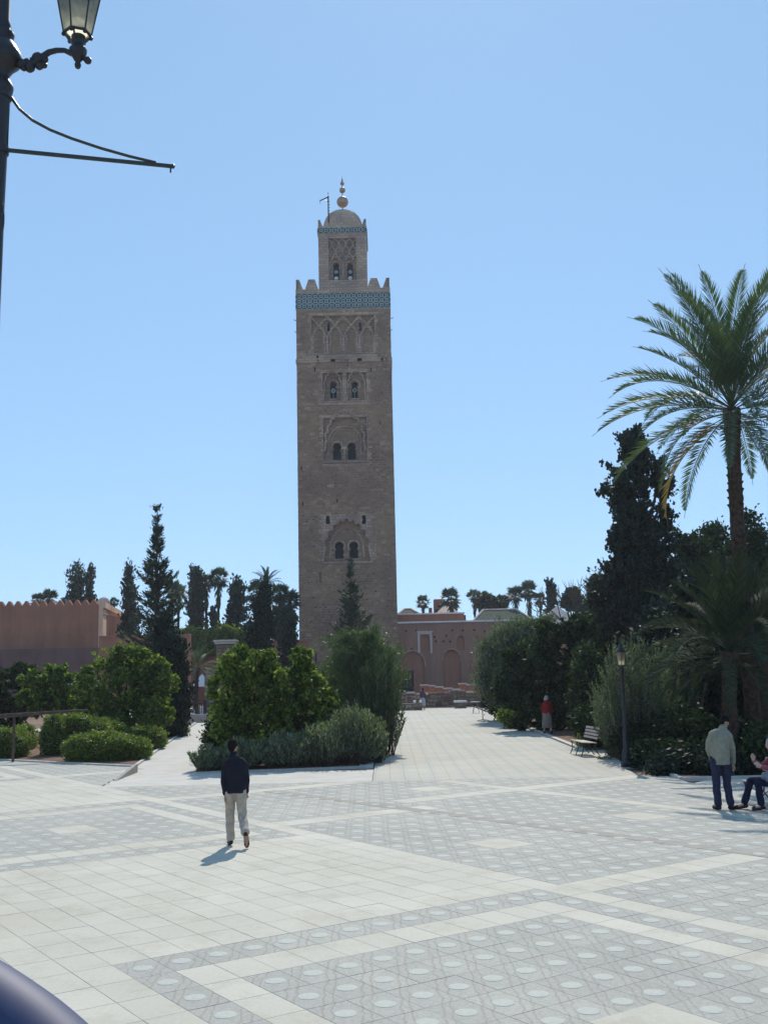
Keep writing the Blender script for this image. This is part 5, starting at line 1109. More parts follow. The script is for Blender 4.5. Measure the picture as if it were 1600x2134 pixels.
# dark undergrowth in the right bed and the light green bush at the right edge
for i, (px, Y, top, w, mt, lab) in enumerate(((1260, 38, 1470, 120, 'tree_leaf', 'dark undergrowth behind the promenade bench'), (1340, 33, 1500, 110, 'tree_leaf', 'dark undergrowth right of the garden lamp'), (1430, 32, 1490, 120, 'tree_leaf', 'dark undergrowth behind the standing man'), (1530, 30, 1500, 120, 'tree_leaf', 'dark undergrowth beneath the young palms'),
                                     (1590, 27.5, 1515, 60, 'orange_leaf_dark', 'fresh green bush beside the seated person'), (1075, 52, 1478, 60, 'orange_leaf', 'small bright plant at the foot of the dark orange tree'), (1232, 38.5, 1535, 34, 'hedge_leaf', 'bright green plant behind the promenade bench'), (1380, 30.5, 1560, 110, 'tree_leaf', 'low dark ground plants at the edge of the right bed'), (1480, 29, 1560, 110, 'tree_leaf', 'low dark ground plants near the standing man'), (1400, 28.6, 1590, 90, 'cypress_leaf', 'ankle-high dark ground plants along the right kerb'), (1500, 28.2, 1585, 120, 'cypress_leaf', 'ankle-high dark ground plants behind the seated person'), (1580, 28.4, 1580, 80, 'cypress_leaf', 'dark ground plants at the right edge of the right bed'), (1345, 30.8, 1585, 60, 'cypress_leaf', 'ankle-high dark plants right of the lamp foot'), (1040, 60, 1440, 60, 'tree_leaf', 'dark bushes at the far end of the promenade'), (1400, 40, 1440, 260, 'cypress_leaf', 'deep shaded thicket in the right garden'))):
    shrub('undergrowth_shrub', px, Y, top, w, mt, lab, 130 + i, (1500 if w > 80 else 700, 9), (.16, .075), axis='out', grp='shrubs of the right bed')
# ------------------------------------------------------------------ street furniture
def glass_mat():
    m, nt, out = newmat('old_lantern_glass'); c = ramp(nt, noise(nt, 9, 5, pos(nt), .7), [(.3, (.45, .44, .38)), (.75, (.85, .84, .76))])
    t = N(nt, 'ShaderNodeBsdfTranslucent'); nt.links.new(c, t.inputs[0]); g = N(nt, 'ShaderNodeBsdfGlossy'); g.inputs[1].default_value = .12; tr = N(nt, 'ShaderNodeBsdfTransparent'); tr.inputs[0].default_value = (.62, .62, .56, 1)
    a = N(nt, 'ShaderNodeMixShader'); a.inputs[0].default_value = .55; nt.links.new(t.outputs[0], a.inputs[1]); nt.links.new(tr.outputs[0], a.inputs[2])
    b = N(nt, 'ShaderNodeMixShader'); b.inputs[0].default_value = .08; nt.links.new(a.outputs[0], b.inputs[1]); nt.links.new(g.outputs[0], b.inputs[2]); nt.links.new(b.outputs[0], out.inputs[0]); return m
M['lantern_glass'] = glass_mat()
def glow_mat():
    m, nt, out = newmat('lamp_glow'); b = principled(nt, out, (.8, .8, .7), .5, .3); b.inputs['Emission Color'].default_value = (1, .98, .78, 1); b.inputs['Emission Strength'].default_value = .9; return m
M['lamp_glow'] = glow_mat()
def lantern(root, c, s, mat_frame):
    """four-to-six sided tapered lantern; c = centre of the bottom ring"""
    n = 6; fr = MB(); x, y, z = c; rb, rt_, H = .155 * s, .27 * s, .62 * s
    def ring(r, zz): return [(x + r * math.cos(math.pi * 2 * k / n + .35), y + r * math.sin(math.pi * 2 * k / n + .35), zz) for k in range(n)]
    B, T2 = ring(rb, z), ring(rt_, z + H)
    for k in range(n):
        fr.tube([B[k], T2[k]], .011 * s, 5); fr.tube([B[k], B[(k + 1) % n]], .018 * s, 5); fr.tube([T2[k], T2[(k + 1) % n]], .02 * s, 5)
        fr.ball((B[k][0], B[k][1], z - .02 * s), .028 * s, 6, 5)
    fr.lathe([(rt_ + .03 * s, z + H), (rt_ * .75, z + H + .12 * s), (rt_ * .4, z + H + .22 * s), (rt_ * .38, z + H + .3 * s), (.02, z + H + .42 * s)], n * 2, (x, y, 0)); fr.ball((x, y, z + H + .45 * s), .04 * s, 8, 6)
    for k in range(3): a = k * 2.1 + .5; fr.tube([(x + rb * math.cos(a), y + rb * math.sin(a), z), (x + .03 * s * math.cos(a), y + .03 * s * math.sin(a), z - .16 * s)], .012 * s, 4)
    f = fr.build('lantern_frame', mat_frame, root)
    for k in range(n):
        q = MB(); b0, b1, t1, t0 = [Vector(v) for v in (B[k], B[(k + 1) % n], T2[(k + 1) % n], T2[k])]; nn = (b1 - b0).cross(t0 - b0).normalized() * .003
        q.add([b0, b1, t1, t0, b0 + nn, b1 + nn, t1 + nn, t0 + nn], [(3, 2, 1, 0), (4, 5, 6, 7), (0, 1, 5, 4), (1, 2, 6, 5), (2, 3, 7, 6), (3, 0, 4, 7)]); q.build('lantern_pane', M['lantern_glass'], root)
    bulb = MB().lathe([(.05 * s, 0), (.12 * s, .01 * s), (.135 * s, .06 * s), (.12 * s, .12 * s), (.03 * s, .2 * s)], 14, (x, y, z + .015)); bulb.build('bulb', M['lamp_glow'], root, True)
LPY = 13.0
base = Vector((-4.98, LPY, 0)); lp = thing('street_lamp', 'large black cast-iron street lamp at the left edge with scrolled arm, lantern and banner bracket', 'street lamp', tuple(base))
pl = MB().lathe([(.30, 0), (.30, .12), (.22, .2), (.24, .5), (.17, .62), (.15, 1.1), (.17, 1.2), (.11, 1.35), (.10, 4), (.095, 7.6), (.10, 8.2), (.105, 9.0), (.115, 9.6), (.125, 10.2), (.13, 10.5), (.155, 10.55), (.17, 10.62), (.165, 10.66), (.13, 10.72), (.11, 10.80), (.17, 10.9), (.25, 10.98), (.27, 11.04), (.255, 11.12), (.19, 11.24), (.13, 11.32), (.155, 11.37), (.16, 11.41), (.11, 11.45), (.12, 11.5), (.09, 11.6), (.08, 12.3), (.07, 13.0), (.02, 13.1)], 20)
rg = random.Random(4)
for k in range(14):                                                  # bumps of old paint and clamps on the shaft
    zz = rg.uniform(6.5, 10.1); a = rg.uniform(-1.2, .4); pl.ball((.10 * math.cos(a), .10 * math.sin(a), zz), (.018, .018, rg.uniform(.05, .16)), 6, 5)
pl.build('post', M['iron'], lp, True)
A0, A1 = at(33, 128, LPY) - base, at(163, 128, LPY) - base
arm = MB(); q0 = [at(px, py, LPY) - base for px, py in ((22, 132), (45, 132), (60, 135), (74, 130), (88, 118), (102, 108), (118, 104), (134, 104), (148, 110), (158, 112))]
arm.tube([tuple(p) for p in q0], [.055, .05, .055, .05, .045, .04, .036, .034, .04, .05], 10)
for (px, py, r) in ((44, 132, .072), (50, 140, .05), (62, 139, .075), (70, 126, .06), (79, 121, .085), (82, 136, .06), (92, 122, .06), (92, 135, .045), (56, 128, .05)):
    p = at(px, py, LPY) - base; arm.ball(tuple(p), (r, r * .9, r), 10, 7)
arm.build('scroll_arm', M['iron'], lp, True)
hd = MB(); c = at(162, 140, LPY) - base; e = at(161, 78, LPY) - base; H_ = e.z - c.z
hd.lathe([(.01, -.02), (.035, .0), (.045, .04), (.03, .08), (.05, .10), (.07, .14), (.11, .20), (.12, .26), (.09, .29), (.085, .33), (.10, .36), (.085, .40), (.095, .45), (.07, H_)], 14, tuple(c))
p = at(183, 125, LPY) - base; hd.tube([tuple(c + Vector((.05, 0, .15))), tuple(p)], .035, 8); hd.ball(tuple(p), .052, 10, 8)
hd.build('lantern_bracket', M['iron'], lp, True)
lantern(lp, tuple(e + Vector((0, 0, .05))), 1.14, M['iron'])
a, b = at(13, 312, LPY) - base, at(360, 346, LPY + .55) - base
MB().tube([tuple(a), tuple(b)], .030, 8).ball(tuple(b), .034, 6, 5).tube([tuple(b + Vector((-.03, 0, 0))), tuple(b + Vector((-.03, 0, -.09)))], .012, 5).build('banner_bar', M['iron_green'], lp)
cv = [at(px, py, LPY + .55 * px / 360) - base for px, py in ((22, 200), (40, 226), (68, 250), (105, 270), (150, 288), (210, 308), (270, 325), (325, 338))]
MB().tube([tuple(v) for v in cv], .021, 8).build('curved_stay', M['iron_green'], lp)
MB().tube([tuple(at(19, 225, LPY) - base), tuple(at(16, 305, LPY) - base)], .007, 4).build('cable', M['iron'], lp)
MB().lathe([(.135, 0), (.14, .05), (.135, .1)], 14, (0, 0, a.z - .05)).lathe([(.15, 0), (.155, .05), (.15, .1)], 14, (0, 0, cv[0].z - .05)).build('clamp', M['iron'], lp)
# garden lamp on the right
g = gnd(1306, 1598); gl2 = thing('garden_lamp', 'slim black garden lamp with a single lantern before the grey-green shrubs', 'street lamp', (g.x, g.y, 0)); lh = at(1309, 1388, g.y).z
MB().lathe([(.17, 0), (.17, .1), (.12, .16), (.13, .4), (.08, .5), (.07, .9), (.085, .95), (.06, 1.0), (.055, lh - .15), (.09, lh - .1), (.06, lh - .02)], 12).build('post', M['iron'], gl2, True); lantern(gl2, (0, 0, lh + .02), .62, M['iron'])
# benches
def bench(label, x, y, rot, L=1.5, grp='slatted park benches'):
    t = thing('park_bench', label, 'bench', (x, y, 0), rot, grp)
    for k in range(5): MB().box(-L / 2, L / 2, -.02 + k * .095, .06 + k * .095, .43 - k * .006, .455 - k * .006, 0, .006).build('seat_slat', M['slat'], t)
    for k in range(4):
        s = MB().box(-L / 2, L / 2, -.012, .012, -.035, .035, 0, .005).build('back_slat', M['slat'], t); s.location = (0, .47 + k * .03, .56 + k * .10); s.rotation_euler = (-.28, 0, 0)
    for sx in (-L / 2 + .12, 0, L / 2 - .12):
        q = MB(); q.tube([(sx, -.06, 0), (sx, .03, .22), (sx, .0, .42)], .016, 6).tube([(sx, .56, 0), (sx, .40, .22), (sx, .44, .42), (sx, .60, .90)], .016, 6).tube([(sx, -.02, .42), (sx, .44, .42)], .016, 6)
        q.tube([(sx, .03, .22), (sx, .14, .30), (sx, .24, .24), (sx, .34, .30), (sx, .40, .22)], .011, 6); q.build('iron_leg', M['iron'], t)
    return t
bench('park bench with sunlit slats on the right edge of the promenade', 6.12, 35.1, math.radians(-84), 1.5)
bench('park bench in shade at the far right end of the promenade', 6.35, 57.5, math.radians(-90), 1.5)
bench('park bench under the seated person at the right edge', at(1594, 1640, 21.3).x, 21.55, math.radians(-82), 1.6)
# pedestal brazier and small table far down the promenade
g = gnd(1006, 1502); t = thing('fire_bowl', 'dark bowl on a thin pedestal at the far right of the promenade', 'bowl', (g.x, g.y, 0)); zb = at(1006, 1464, g.y).z
q = MB().tube([(0, 0, .04), (0, 0, zb - .3)], .025, 6)
for k in range(4): q.tube([(0, 0, .05), (.36 * math.cos(k * math.pi / 2 + .3), .36 * math.sin(k * math.pi / 2 + .3), .0)], .02, 5)
q.build('pedestal', M['iron'], t); MB().lathe([(.05, zb - .34), (.22, zb - .28), (.30, zb - .1), (.31, zb), (.29, zb), (.2, zb - .06)], 16).build('bowl', M['iron'], t)
g = gnd(990, 1486); t = thing('cafe_table', 'small round pale-topped table beside the pedestal bowl', 'table', (g.x, g.y, 0)); MB().lathe([(.30, .70), (.32, .72), (.30, .74)], 18).build('tabletop', M['kerb'], t)
for k in range(3): a = k * 2.1; MB().tube([(.04 * math.cos(a), .04 * math.sin(a), .70), (.28 * math.cos(a), .28 * math.sin(a), 0)], .015, 5).build('leg', M['iron'], t)
# wooden rail in the left bed
ra, rb_ = at(-60, 1497, 37.0), at(184, 1480, 38.2)
t = thing('wooden_rail', 'long weathered dark wooden rail on posts crossing the left garden bed', 'rail', (ra.x, ra.y, 0)); ra -= Vector((t.location.x, t.location.y, 0)); rb_ -= Vector((t.location.x, t.location.y, 0))
d = (rb_ - ra); nrm = Vector((-d.y, d.x, 0)).normalized() * .09
q = MB(); q.add([ra - nrm + Vector((0, 0, -.09)), rb_ - nrm + Vector((0, 0, -.03)), rb_ + nrm + Vector((0, 0, -.03)), ra + nrm + Vector((0, 0, -.09)), ra - nrm + Vector((0, 0, .08)), rb_ - nrm + Vector((0, 0, .03)), rb_ + nrm + Vector((0, 0, .03)), ra + nrm + Vector((0, 0, .08))],
      [(3, 2, 1, 0), (4, 5, 6, 7), (0, 1, 5, 4), (1, 2, 6, 5), (2, 3, 7, 6), (3, 0, 4, 7)]); q.build('rail_beam', M['wood'], t)
for f_ in (.0, .36):
    p = ra + d * f_; MB().box(p.x - .035, p.x + .035, p.y - .035, p.y + .035, 0, p.z - .03).build('rail_post', M['wood'], t)
# blue painted tube rail right in front of the camera (bottom left corner)
def blue_mat():
    m, nt, out = newmat('blue_gloss_paint'); b = principled(nt, out, ramp(nt, noise(nt, 30, 4, pos(nt)), [(.3, (.035, .045, .105)), (.7, (.045, .058, .125))]), .58, .35, 0, noise(nt, 90, 3, pos(nt)), .08, .001); return m
M['blue'] = blue_mat()
hr = thing('handrail', 'curved glossy dark blue tubular rail close to the camera in the bottom left corner', 'handrail', (-.75, 1.5, 0))
def near(px, py, Y): v = at(px, py, Y); return (v.x + .75, v.y - 1.5, v.z)
pts = [near(-914, 1802, 1.75), near(-514, 1902, 1.70), near(-234, 2007, 1.64), near(-104, 2084, 1.6), near(-14, 2142, 1.57), near(76, 2212, 1.54), near(146, 2292, 1.51), near(191, 2422, 1.49), near(216, 2722, 1.48)]
pts += [(pts[-1][0] + .01, pts[-1][1], 1.2), (pts[-1][0] + .01, pts[-1][1], 0.0)]
from mathutils.geometry import interpolate_bezier
def smooth_path(P_, k=6):
    P_ = [Vector(p) for p in P_]; out_ = []
    for i in range(len(P_) - 1):
        p0, p1, p2, p3 = P_[max(0, i - 1)], P_[i], P_[i + 1], P_[min(len(P_) - 1, i + 2)]
        for j in range(k):
            t = j / k; out_.append(.5 * ((2 * p1) + (-p0 + p2) * t + (2 * p0 - 5 * p1 + 4 * p2 - p3) * t * t + (-p0 + 3 * p1 - 3 * p2 + p3) * t ** 3))
    return out_ + [P_[-1]]
MB().tube([tuple(p) for p in smooth_path(pts)], .075, 28).build('rail_tube', M['blue'], hr, True)
MB().tube([(pts[0][0], pts[0][1], pts[0][2]), (pts[0][0], pts[0][1], 0)], .05, 16).build('rail_post', M['blue'], hr, True)
MB().lathe([(.12, 0), (.12, .02), (.07, .03)], 20, (pts[-1][0], pts[-1][1], 0)).lathe([(.12, 0), (.12, .02), (.07, .03)], 20, (pts[0][0], pts[0][1], 0)).build('foot_plate', M['blue'], hr)

# ------------------------------------------------------------------ people
def solid(pieces, vox, name, mat, parent, sub=None, noise_amp=0.0, seed=0, smooth_it=6, ns=9.0):
    q = MB()
    for p in pieces: p(q)
    me = q.mesh(name, mat); ob = bpy.data.objects.new('tmp', me); COL.objects.link(ob)
    md = ob.modifiers.new('r', 'REMESH'); md.mode = 'VOXEL'; md.voxel_size = vox; md.use_smooth_shade = True
    sm = ob.modifiers.new('s', 'SMOOTH'); sm.iterations = smooth_it; sm.factor = .5
    dg = bpy.context.evaluated_depsgraph_get(); out_ = bpy.data.meshes.new_from_object(ob.evaluated_get(dg)); bpy.data.objects.remove(ob); bpy.data.meshes.remove(me)
    n = len(out_.vertices); co = np.empty(n * 3, np.float32); out_.vertices.foreach_get('co', co); co = co.reshape(-1, 3)
    if noise_amp:                                                    # cloth folds
        no = np.empty(n * 3, np.float32); out_.vertices.foreach_get('normal', no); no = no.reshape(-1, 3)
        f_ = np.sin(co[:, 2] * ns * 3.1 + np.sin(co[:, 0] * ns * 2 + seed) * 2.2 + co[:, 1] * ns * 1.7) * .6 + np.sin(co[:, 0] * ns * 3 + co[:, 2] * ns * 1.3 + seed * 2) * .4
        co = co + no * (f_ * noise_amp)[:, None]; out_.vertices.foreach_set('co', co.ravel())
    out_.materials.clear(); out_.materials.append(mat); out_.polygons.foreach_set('use_smooth', [True] * len(out_.polygons)); out_.update(); out_.name = name
    return link(name, out_, parent)
def limb(pts, rad, n=14):
    def f(q):
        q.tube(pts, rad, n); r0, r1 = rad[0], rad[-1]
        g = lambda r: r if hasattr(r, '__len__') else (r, r)
        q.ball(tuple(pts[0]), (max(g(r0)) * .96, min(g(r0)) * .96, max(g(r0)) * .9), 12, 8); q.ball(tuple(pts[-1]), (max(g(r1)) * .96, min(g(r1)) * .96, max(g(r1)) * .9), 12, 8)
    return f
def rings(seq, n=20):
    """seq: (centre, rx, ry) horizontal elliptic sections"""
    def f(q):
        vs = [(c[0] + rx * math.cos(t * 2 * math.pi / n), c[1] + ry * math.sin(t * 2 * math.pi / n), c[2]) for c, rx, ry in seq for t in range(n)]
        k = len(seq); q.add(vs, [(i * n + j, i * n + (j + 1) % n, (i + 1) * n + (j + 1) % n, (i + 1) * n + j) for i in range(k - 1) for j in range(n)] + [tuple(range(n - 1, -1, -1)), tuple(range((k - 1) * n, k * n))])
    return f
def ballp(c, r): return lambda q: q.ball(tuple(c), r, 16, 12)
def lerp(a, b, t): return tuple(a[i] + (b[i] - a[i]) * t for i in range(3))
def add(a, b): return tuple(a[i] + b[i] for i in range(3))
def person(label, loc, rotz, J, C, s=1.0, vox=.011):
    """J: joints in metres, figure looks towards +Y; C: clothing colours and kinds"""
    root = thing('person', label, 'person', loc, rotz); root.scale = (s, s, s)
    hd, nk, ch, wa, pe = J['head'], J['neck'], J['chest'], J['waist'], J['pelvis']; fd = Vector(J.get('face', (0, 1, 0))).normalized(); sd_ = fd.cross(Vector((0, 0, 1))).normalized(); up_ = sd_.cross(fd)
    hv = Vector(hd); P_ = []
    P_ += [lambda q: q.ball(tuple(hv + up_ * .02 - fd * .01), (.078, .096, .105), 18, 14), lambda q: q.ball(tuple(hv - up_ * .055 + fd * .022), (.058, .066, .062), 14, 10),
           lambda q: q.ball(tuple(hv + fd * .092 - up_ * .015), (.014, .020, .024), 8, 6), lambda q: q.ball(tuple(hv + fd * .074 - up_ * .058), (.024, .012, .009), 8, 6), lambda q: q.ball(tuple(hv + fd * .068 - up_ * .092), (.028, .018, .018), 8, 6),
           lambda q: q.ball(tuple(hv + fd * .078 + up_ * .022), (.048, .014, .010), 10, 6)]
    for s_ in (-1, 1): P_.append(lambda q, s_=s_: q.ball(tuple(hv + sd_ * s_ * .080 - up_ * .012), (.012, .022, .032), 8, 8))
    P_.append(limb([nk, lerp(nk, hd, .75)], [.062, .056]))
    sL, sR = J['shoulderL'], J['shoulderR']
    P_.append(rings([(pe, .155, .105), (lerp(pe, wa, .5), .155, .105), (wa, .14, .095), (lerp(wa, ch, .6), .155, .105), (ch, .165, .112), (lerp(ch, nk, .55), .13, .09), (nk, .055, .055)]))
    for s_ in 'LR':
        sh, el, wr = J['shoulder' + s_], J['elbow' + s_], J['wrist' + s_]; hp, kn, an, to = J['hip' + s_], J['knee' + s_], J['ankle' + s_], J['toe' + s_]
        P_.append(limb([lerp(ch, sh, .5), add(sh, (0, 0, -.04)), lerp(sh, el, .5), el], [.055, .046, .044, .038])); P_.append(limb([el, lerp(el, wr, .35), wr], [.038, .038, .026]))
        hdir = (Vector(J.get('hand' + s_, (0, 0, -1)))).normalized(); pw = Vector(wr); side_ = Vector((1 if s_ == 'R' else -1, 0, 0)); side_ = (side_ - hdir * side_.dot(hdir)).normalized(); nn = hdir.cross(side_)
        P_.append(limb([tuple(pw), tuple(pw + hdir * .045), tuple(pw + hdir * .095)], [(.024, .020), (.022, .036), (.018, .036)]))
        for k, (o_, l_) in enumerate(((-.030, .070), (-.010, .082), (.011, .076), (.030, .060))):
            b_ = pw + hdir * .09 + nn * o_; P_.append(limb([tuple(b_), tuple(b_ + hdir * l_ * .5 - side_ * .004), tuple(b_ + hdir * l_ * .9 - side_ * .02)], [.0105, .0100, .0085], 8))
        b_ = pw + hdir * .03 - nn * .032; P_.append(limb([tuple(b_), tuple(b_ + hdir * .035 - nn * .022), tuple(b_ + hdir * .068 - nn * .026)], [.013, .0115, .0095], 8))
        P_.append(limb([hp, lerp(hp, kn, .5), kn], [.083, .070, .052])); P_.append(limb([kn, lerp(kn, an, .35), an], [.050, .050, .034]))
        P_.append(limb([an, lerp(an, to, .5), to], [.036, .036, .028]))
    solid(P_, .0085, 'body', C['skin'], root, smooth_it=2)
    # hair
    hair = [lambda q: q.ball(tuple(hv + up_ * .035 - fd * .022), (.088, .100, .098), 18, 14)]
    if C.get('hairlong'): hair += [limb([tuple(hv - fd * .05), tuple(hv - fd * .07 - up_ * .14)], [.07, .05])]
    else: hair += [lambda q: q.ball(tuple(hv - fd * .055 - up_ * .03), (.066, .052, .058), 12, 10)]
    solid(hair, .011, 'hair', C['hair'], root, noise_amp=.003, ns=25)
    if C.get('hat'): MB().lathe([(.11, 0), (.105, .05), (.07, .09), (.01, .10)], 16, tuple(hv + up_ * .06)).build('cap', C['hat'], root, True)
    # trousers
    T_ = []; slack = C.get('slack', .022)
    tro = rings([(add(pe, (0, 0, -.06)), .165, .125), (add(pe, (0, 0, .02)), .168, .125), (lerp(pe, wa, .7), .155, .112)]); T_.append(tro)
    for s_ in 'LR':
        hp, kn, an = J['hip' + s_], J['knee' + s_], J['ankle' + s_]; hem = lerp(kn, an, .93 if not C.get('shorts') else .1)
        T_.append(limb([add(hp, (0, 0, .02)), lerp(hp, kn, .3), lerp(hp, kn, .7), kn], [.098 + slack * .4, .090 + slack * .5, .070 + slack * .7, .060 + slack]))
        T_.append(limb([kn, lerp(kn, hem, .5), lerp(kn, hem, .85), hem], [.060 + slack, .058 + slack, .056 + slack, .058 + slack]))
    if C.get('skirt'):
        T_ = [rings([(add(pe, (0, 0, -.62)), .24, .20), (add(pe, (0, 0, -.3)), .22, .18), (add(pe, (0, 0, 0)), .18, .14), (lerp(pe, wa, .8), .15, .11)])]
    solid(T_, vox, 'trousers' if not C.get('skirt') else 'skirt', C['legs'], root, noise_amp=.007, seed=1)
    # jacket
    K_ = [rings([(add(pe, (0, 0, C.get('hem', -.10))), .178, .138), (add(pe, (0, 0, .0)), .180, .138), (lerp(pe, wa, .6), .176, .134), (wa, .174, .132), (lerp(wa, ch, .6), .182, .138), (ch, .184, .140), (lerp(ch, nk, .5), .150, .118), (lerp(ch, nk, .88), .082, .080)])]
    for s_ in 'LR':
        sh, el, wr = J['shoulder' + s_], J['elbow' + s_], J['wrist' + s_]; cf = lerp(el, wr, .96 if not C.get('short_sleeve') else -.25)
        K_.append(limb([lerp(nk, ch, .22), lerp(lerp(nk, ch, .3), sh, .6), add(sh, (0, 0, -.03))], [.070, .072, .070]))
        K_.append(limb([lerp(ch, sh, .45), add(sh, (0, 0, -.035)), lerp(sh, el, .5), lerp(sh, el, .95 if not C.get('short_sleeve') else .6)], [.080, .070, .066, .060]))
        if not C.get('short_sleeve'): K_.append(limb([el, lerp(el, cf, .5), cf], [.060, .054, .046]))
    if C.get('collar', True): K_.append(limb([lerp(ch, nk, .80), lerp(nk, hd, .25)], [.088, .078]))
    if C.get('hood'): K_.append(limb([add(nk, (-.06, -.075, -.01)), add(nk, (0, -.105, -.03)), add(nk, (.06, -.075, -.01))], [.045, .055, .045]))
    solid(K_, vox, C.get('top_name', 'jacket'), C['top'], root, noise_amp=.006, seed=3)
    for s_ in 'LR':
        an, to = J['ankle' + s_], J['toe' + s_]; dv = (Vector(to) - Vector(an)); fl = Vector(J.get('footn' + s_, (0, 0, 1))).normalized()
        a_ = Vector(an) - fl * .045; t_ = Vector(to); dirf = (t_ - a_).normalized(); heel = a_ - dirf * .05
        solid([limb([tuple(heel), tuple(a_.lerp(t_, .4)), tuple(a_.lerp(t_, .85)), tuple(t_)], [(.040, .036), (.046, .038), (.050, .032), (.040, .026)]), limb([tuple(a_), tuple(a_ + fl * .06)], [.045, .046])], .010, 'shoe', C['shoe'], root)
    return root
skin = plain('skin', (.38, .22, .15), .55, .08, 10, .4); skin2 = plain('skin_pale', (.52, .34, .26), .55, .08, 10, .4)
cl = lambda n, c, r=.85: plain(n, c, r, .18, 14, .15, 0, .3, .004)
black_hair = plain('black_hair', (.012, .010, .010), .9, .2, 14, .03); grey_hair = cl('grey_hair', (.35, .34, .33), .6)
navy = cl('navy_jacket', (.013, .014, .024)); khaki = cl('khaki_cloth', (.42, .35, .28)); brown = cl('brown_shoe', (.06, .022, .018), .6); blk = cl('black_shoe', (.015, .013, .015), .6)
beige = cl('beige_jacket', (.26, .245, .185)); blue = cl('blue_denim', (.026, .029, .060)); darkblue = cl('dark_denim', (.014, .016, .040)); redc = cl('red_top', (.26, .018, .018)); stripe = cl('plum_shirt', (.30, .085, .10)); tan = cl('tan_skirt', (.24, .20, .16))
# walking man, seen from behind, head turned slightly right
mp = gnd(492, 1763)
J = dict(head=(-.045, .03, 1.665), neck=(-.02, -.005, 1.50), chest=(-.005, -.01, 1.33), waist=(.0, .0, 1.10), pelvis=(0, 0, .95), face=(.35, .93, -.05),
         shoulderL=(-.155, -.01, 1.40), shoulderR=(.150, .0, 1.38), elbowL=(-.190, -.06, 1.12), elbowR=(.185, .0, 1.10), wristL=(-.175, -.03, .875), wristR=(.180, .12, .895), handL=(.12, .1, -1), handR=(0, .35, -1),
         hipL=(-.095, 0, .91), hipR=(.09, 0, .91), kneeL=(-.105, .10, .50), kneeR=(.115, .02, .50), ankleL=(-.095, .10, .10), ankleR=(.21, -.32, .25), toeL=(-.145, .26, .035), toeR=(.225, -.27, .045), footnR=(0, -.85, .45))
person('man in navy jacket and khaki trousers walking away across the plaza', (mp.x - .0, mp.y - .08, 0), .02, J, dict(skin=skin, hair=black_hair, top=navy, legs=khaki, shoe=brown, hood=True, slack=.018, hem=-.06), .975)
# standing man, bent head, at the right
mp = gnd(1508, 1688)
J = dict(head=(.16, .10, 1.56), neck=(.09, .04, 1.44), chest=(.03, .0, 1.30), waist=(.0, -.01, 1.08), pelvis=(0, 0, .95), face=(.75, .5, -.75),
         shoulderL=(-.150, -.04, 1.38), shoulderR=(.185, -.02, 1.34), elbowL=(-.20, .04, 1.10), elbowR=(.245, .03, 1.05), wristL=(-.10, .24, .95), wristR=(.275, .10, .82), handL=(.2, .5, -.6), handR=(.15, .25, -1),
         hipL=(-.095, 0, .91), hipR=(.095, 0, .91), kneeL=(-.10, .02, .50), kneeR=(.10, .02, .50), ankleL=(-.105, -.02, .09), ankleR=(.11, -.06, .09), toeL=(-.13, .14, .035), toeR=(.22, .06, .035))
person('stooping man in beige jacket and blue jeans standing at the right', (mp.x, mp.y, 0), .05, J, dict(skin=skin, hair=black_hair, top=beige, legs=blue, shoe=blk, slack=.014, hem=-.14), 1.07)
# seated person at the right edge, looking left
J = dict(head=(0, .05, 1.23), neck=(0, -.01, 1.07), chest=(0, -.05, .92), waist=(0, -.06, .68), pelvis=(0, -.05, .53), face=(.25, .9, -.3),
         shoulderL=(-.17, -.04, .97), shoulderR=(.17, -.04, .97), elbowL=(-.24, .12, .76), elbowR=(.24, .14, .78), wristL=(-.12, .32, .82), wristR=(.06, .40, .92), handL=(.3, .6, .4), handR=(-.2, .3, .9),
         hipL=(-.09, 0, .50), hipR=(.09, 0, .50), kneeL=(-.12, .44, .53), kneeR=(.13, .46, .54), ankleL=(-.13, .40, .09), ankleR=(.14, .62, .10), toeL=(-.13, .58, .035), toeR=(.15, .80, .035))
person('seated person in plum shirt and dark jeans on a bench at the right edge', (at(1617, 1640, 21.3).x, 21.3, 0), math.radians(98), J, dict(skin=skin2, hair=grey_hair, top=stripe, legs=darkblue, shoe=brown, slack=.012, hem=-.04, top_name='shirt'))
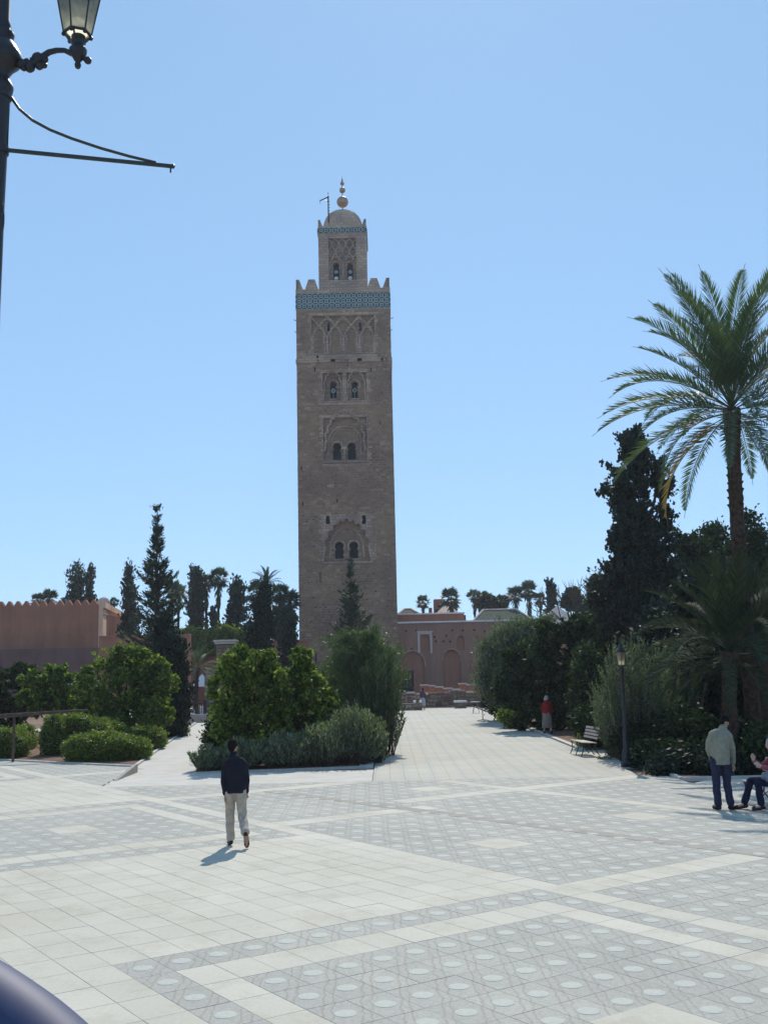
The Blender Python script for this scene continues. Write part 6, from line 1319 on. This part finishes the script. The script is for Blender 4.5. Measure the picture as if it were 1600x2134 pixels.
bag = thing('grey_bag', 'crumpled grey bag on the lap of the seated person', 'bag', (at(1601, 1640, 21.2).x, 21.1, .60)); q = [ballp((0, 0, .03), (.17, .13, .10)), ballp((.08, .03, .08), (.09, .08, .07))]
solid(q, .014, 'bag_body', cl('grey_cloth', (.22, .24, .28), .5), bag, noise_amp=.015, ns=20)
# woman in red in the shade of the big orange tree
mp = gnd(1141, 1531)
J = dict(head=(.0, .02, 1.56), neck=(0, 0, 1.41), chest=(.02, 0, 1.26), waist=(.02, 0, 1.03), pelvis=(0, 0, .90), face=(-.6, .6, 0),
         shoulderL=(-.14, 0, 1.33), shoulderR=(.18, 0, 1.30), elbowL=(-.18, .08, 1.06), elbowR=(.25, .02, 1.02), wristL=(-.1, .22, .95), wristR=(.20, .12, .82), hipL=(-.09, 0, .86), hipR=(.09, 0, .86), kneeL=(-.10, .10, .48), kneeR=(.09, -.05, .48),
         ankleL=(-.10, .12, .09), ankleR=(.10, -.22, .12), toeL=(-.12, .28, .03), toeR=(.11, -.07, .03))
person('woman in red top and loose tan skirt in the tree shade beside the promenade', (mp.x, mp.y, 0), .2, J, dict(skin=skin2, hair=grey_hair, top=redc, legs=tan, shoe=blk, skirt=True, hem=-.02, top_name='top'), .98, .014)
mp = gnd(881, 1479)
person('distant person in dark top and pale skirt before the ruined wall', (mp.x, mp.y, 0), .1, J, dict(skin=skin, hair=black_hair, top=cl('plum_top', (.10, .05, .08)), legs=cl('grey_skirt', (.40, .38, .40)), shoe=blk, skirt=True, hem=-.02, top_name='top'), .93, .016)
mp = gnd(1052, 1498)
person('dark-clothed person standing in shade at the far right end of the promenade', (mp.x, mp.y, 0), 1.2, J, dict(skin=skin, hair=black_hair, top=navy, legs=darkblue, shoe=blk), .98, .016)

# ------------------------------------------------------------------ air
hm, hnt, hout = newmat('haze'); pv = N(hnt, 'ShaderNodeVolumePrincipled'); pv.inputs['Color'].default_value = (.90, .93, 1.0, 1); pv.inputs['Density'].default_value = .0003; pv.inputs['Anisotropy'].default_value = .25
hnt.links.new(pv.outputs[0], hout.inputs['Volume'])
MB().box(-710, 710, -70, 910, -1.5, 75).build('haze', hm, kind='stuff')
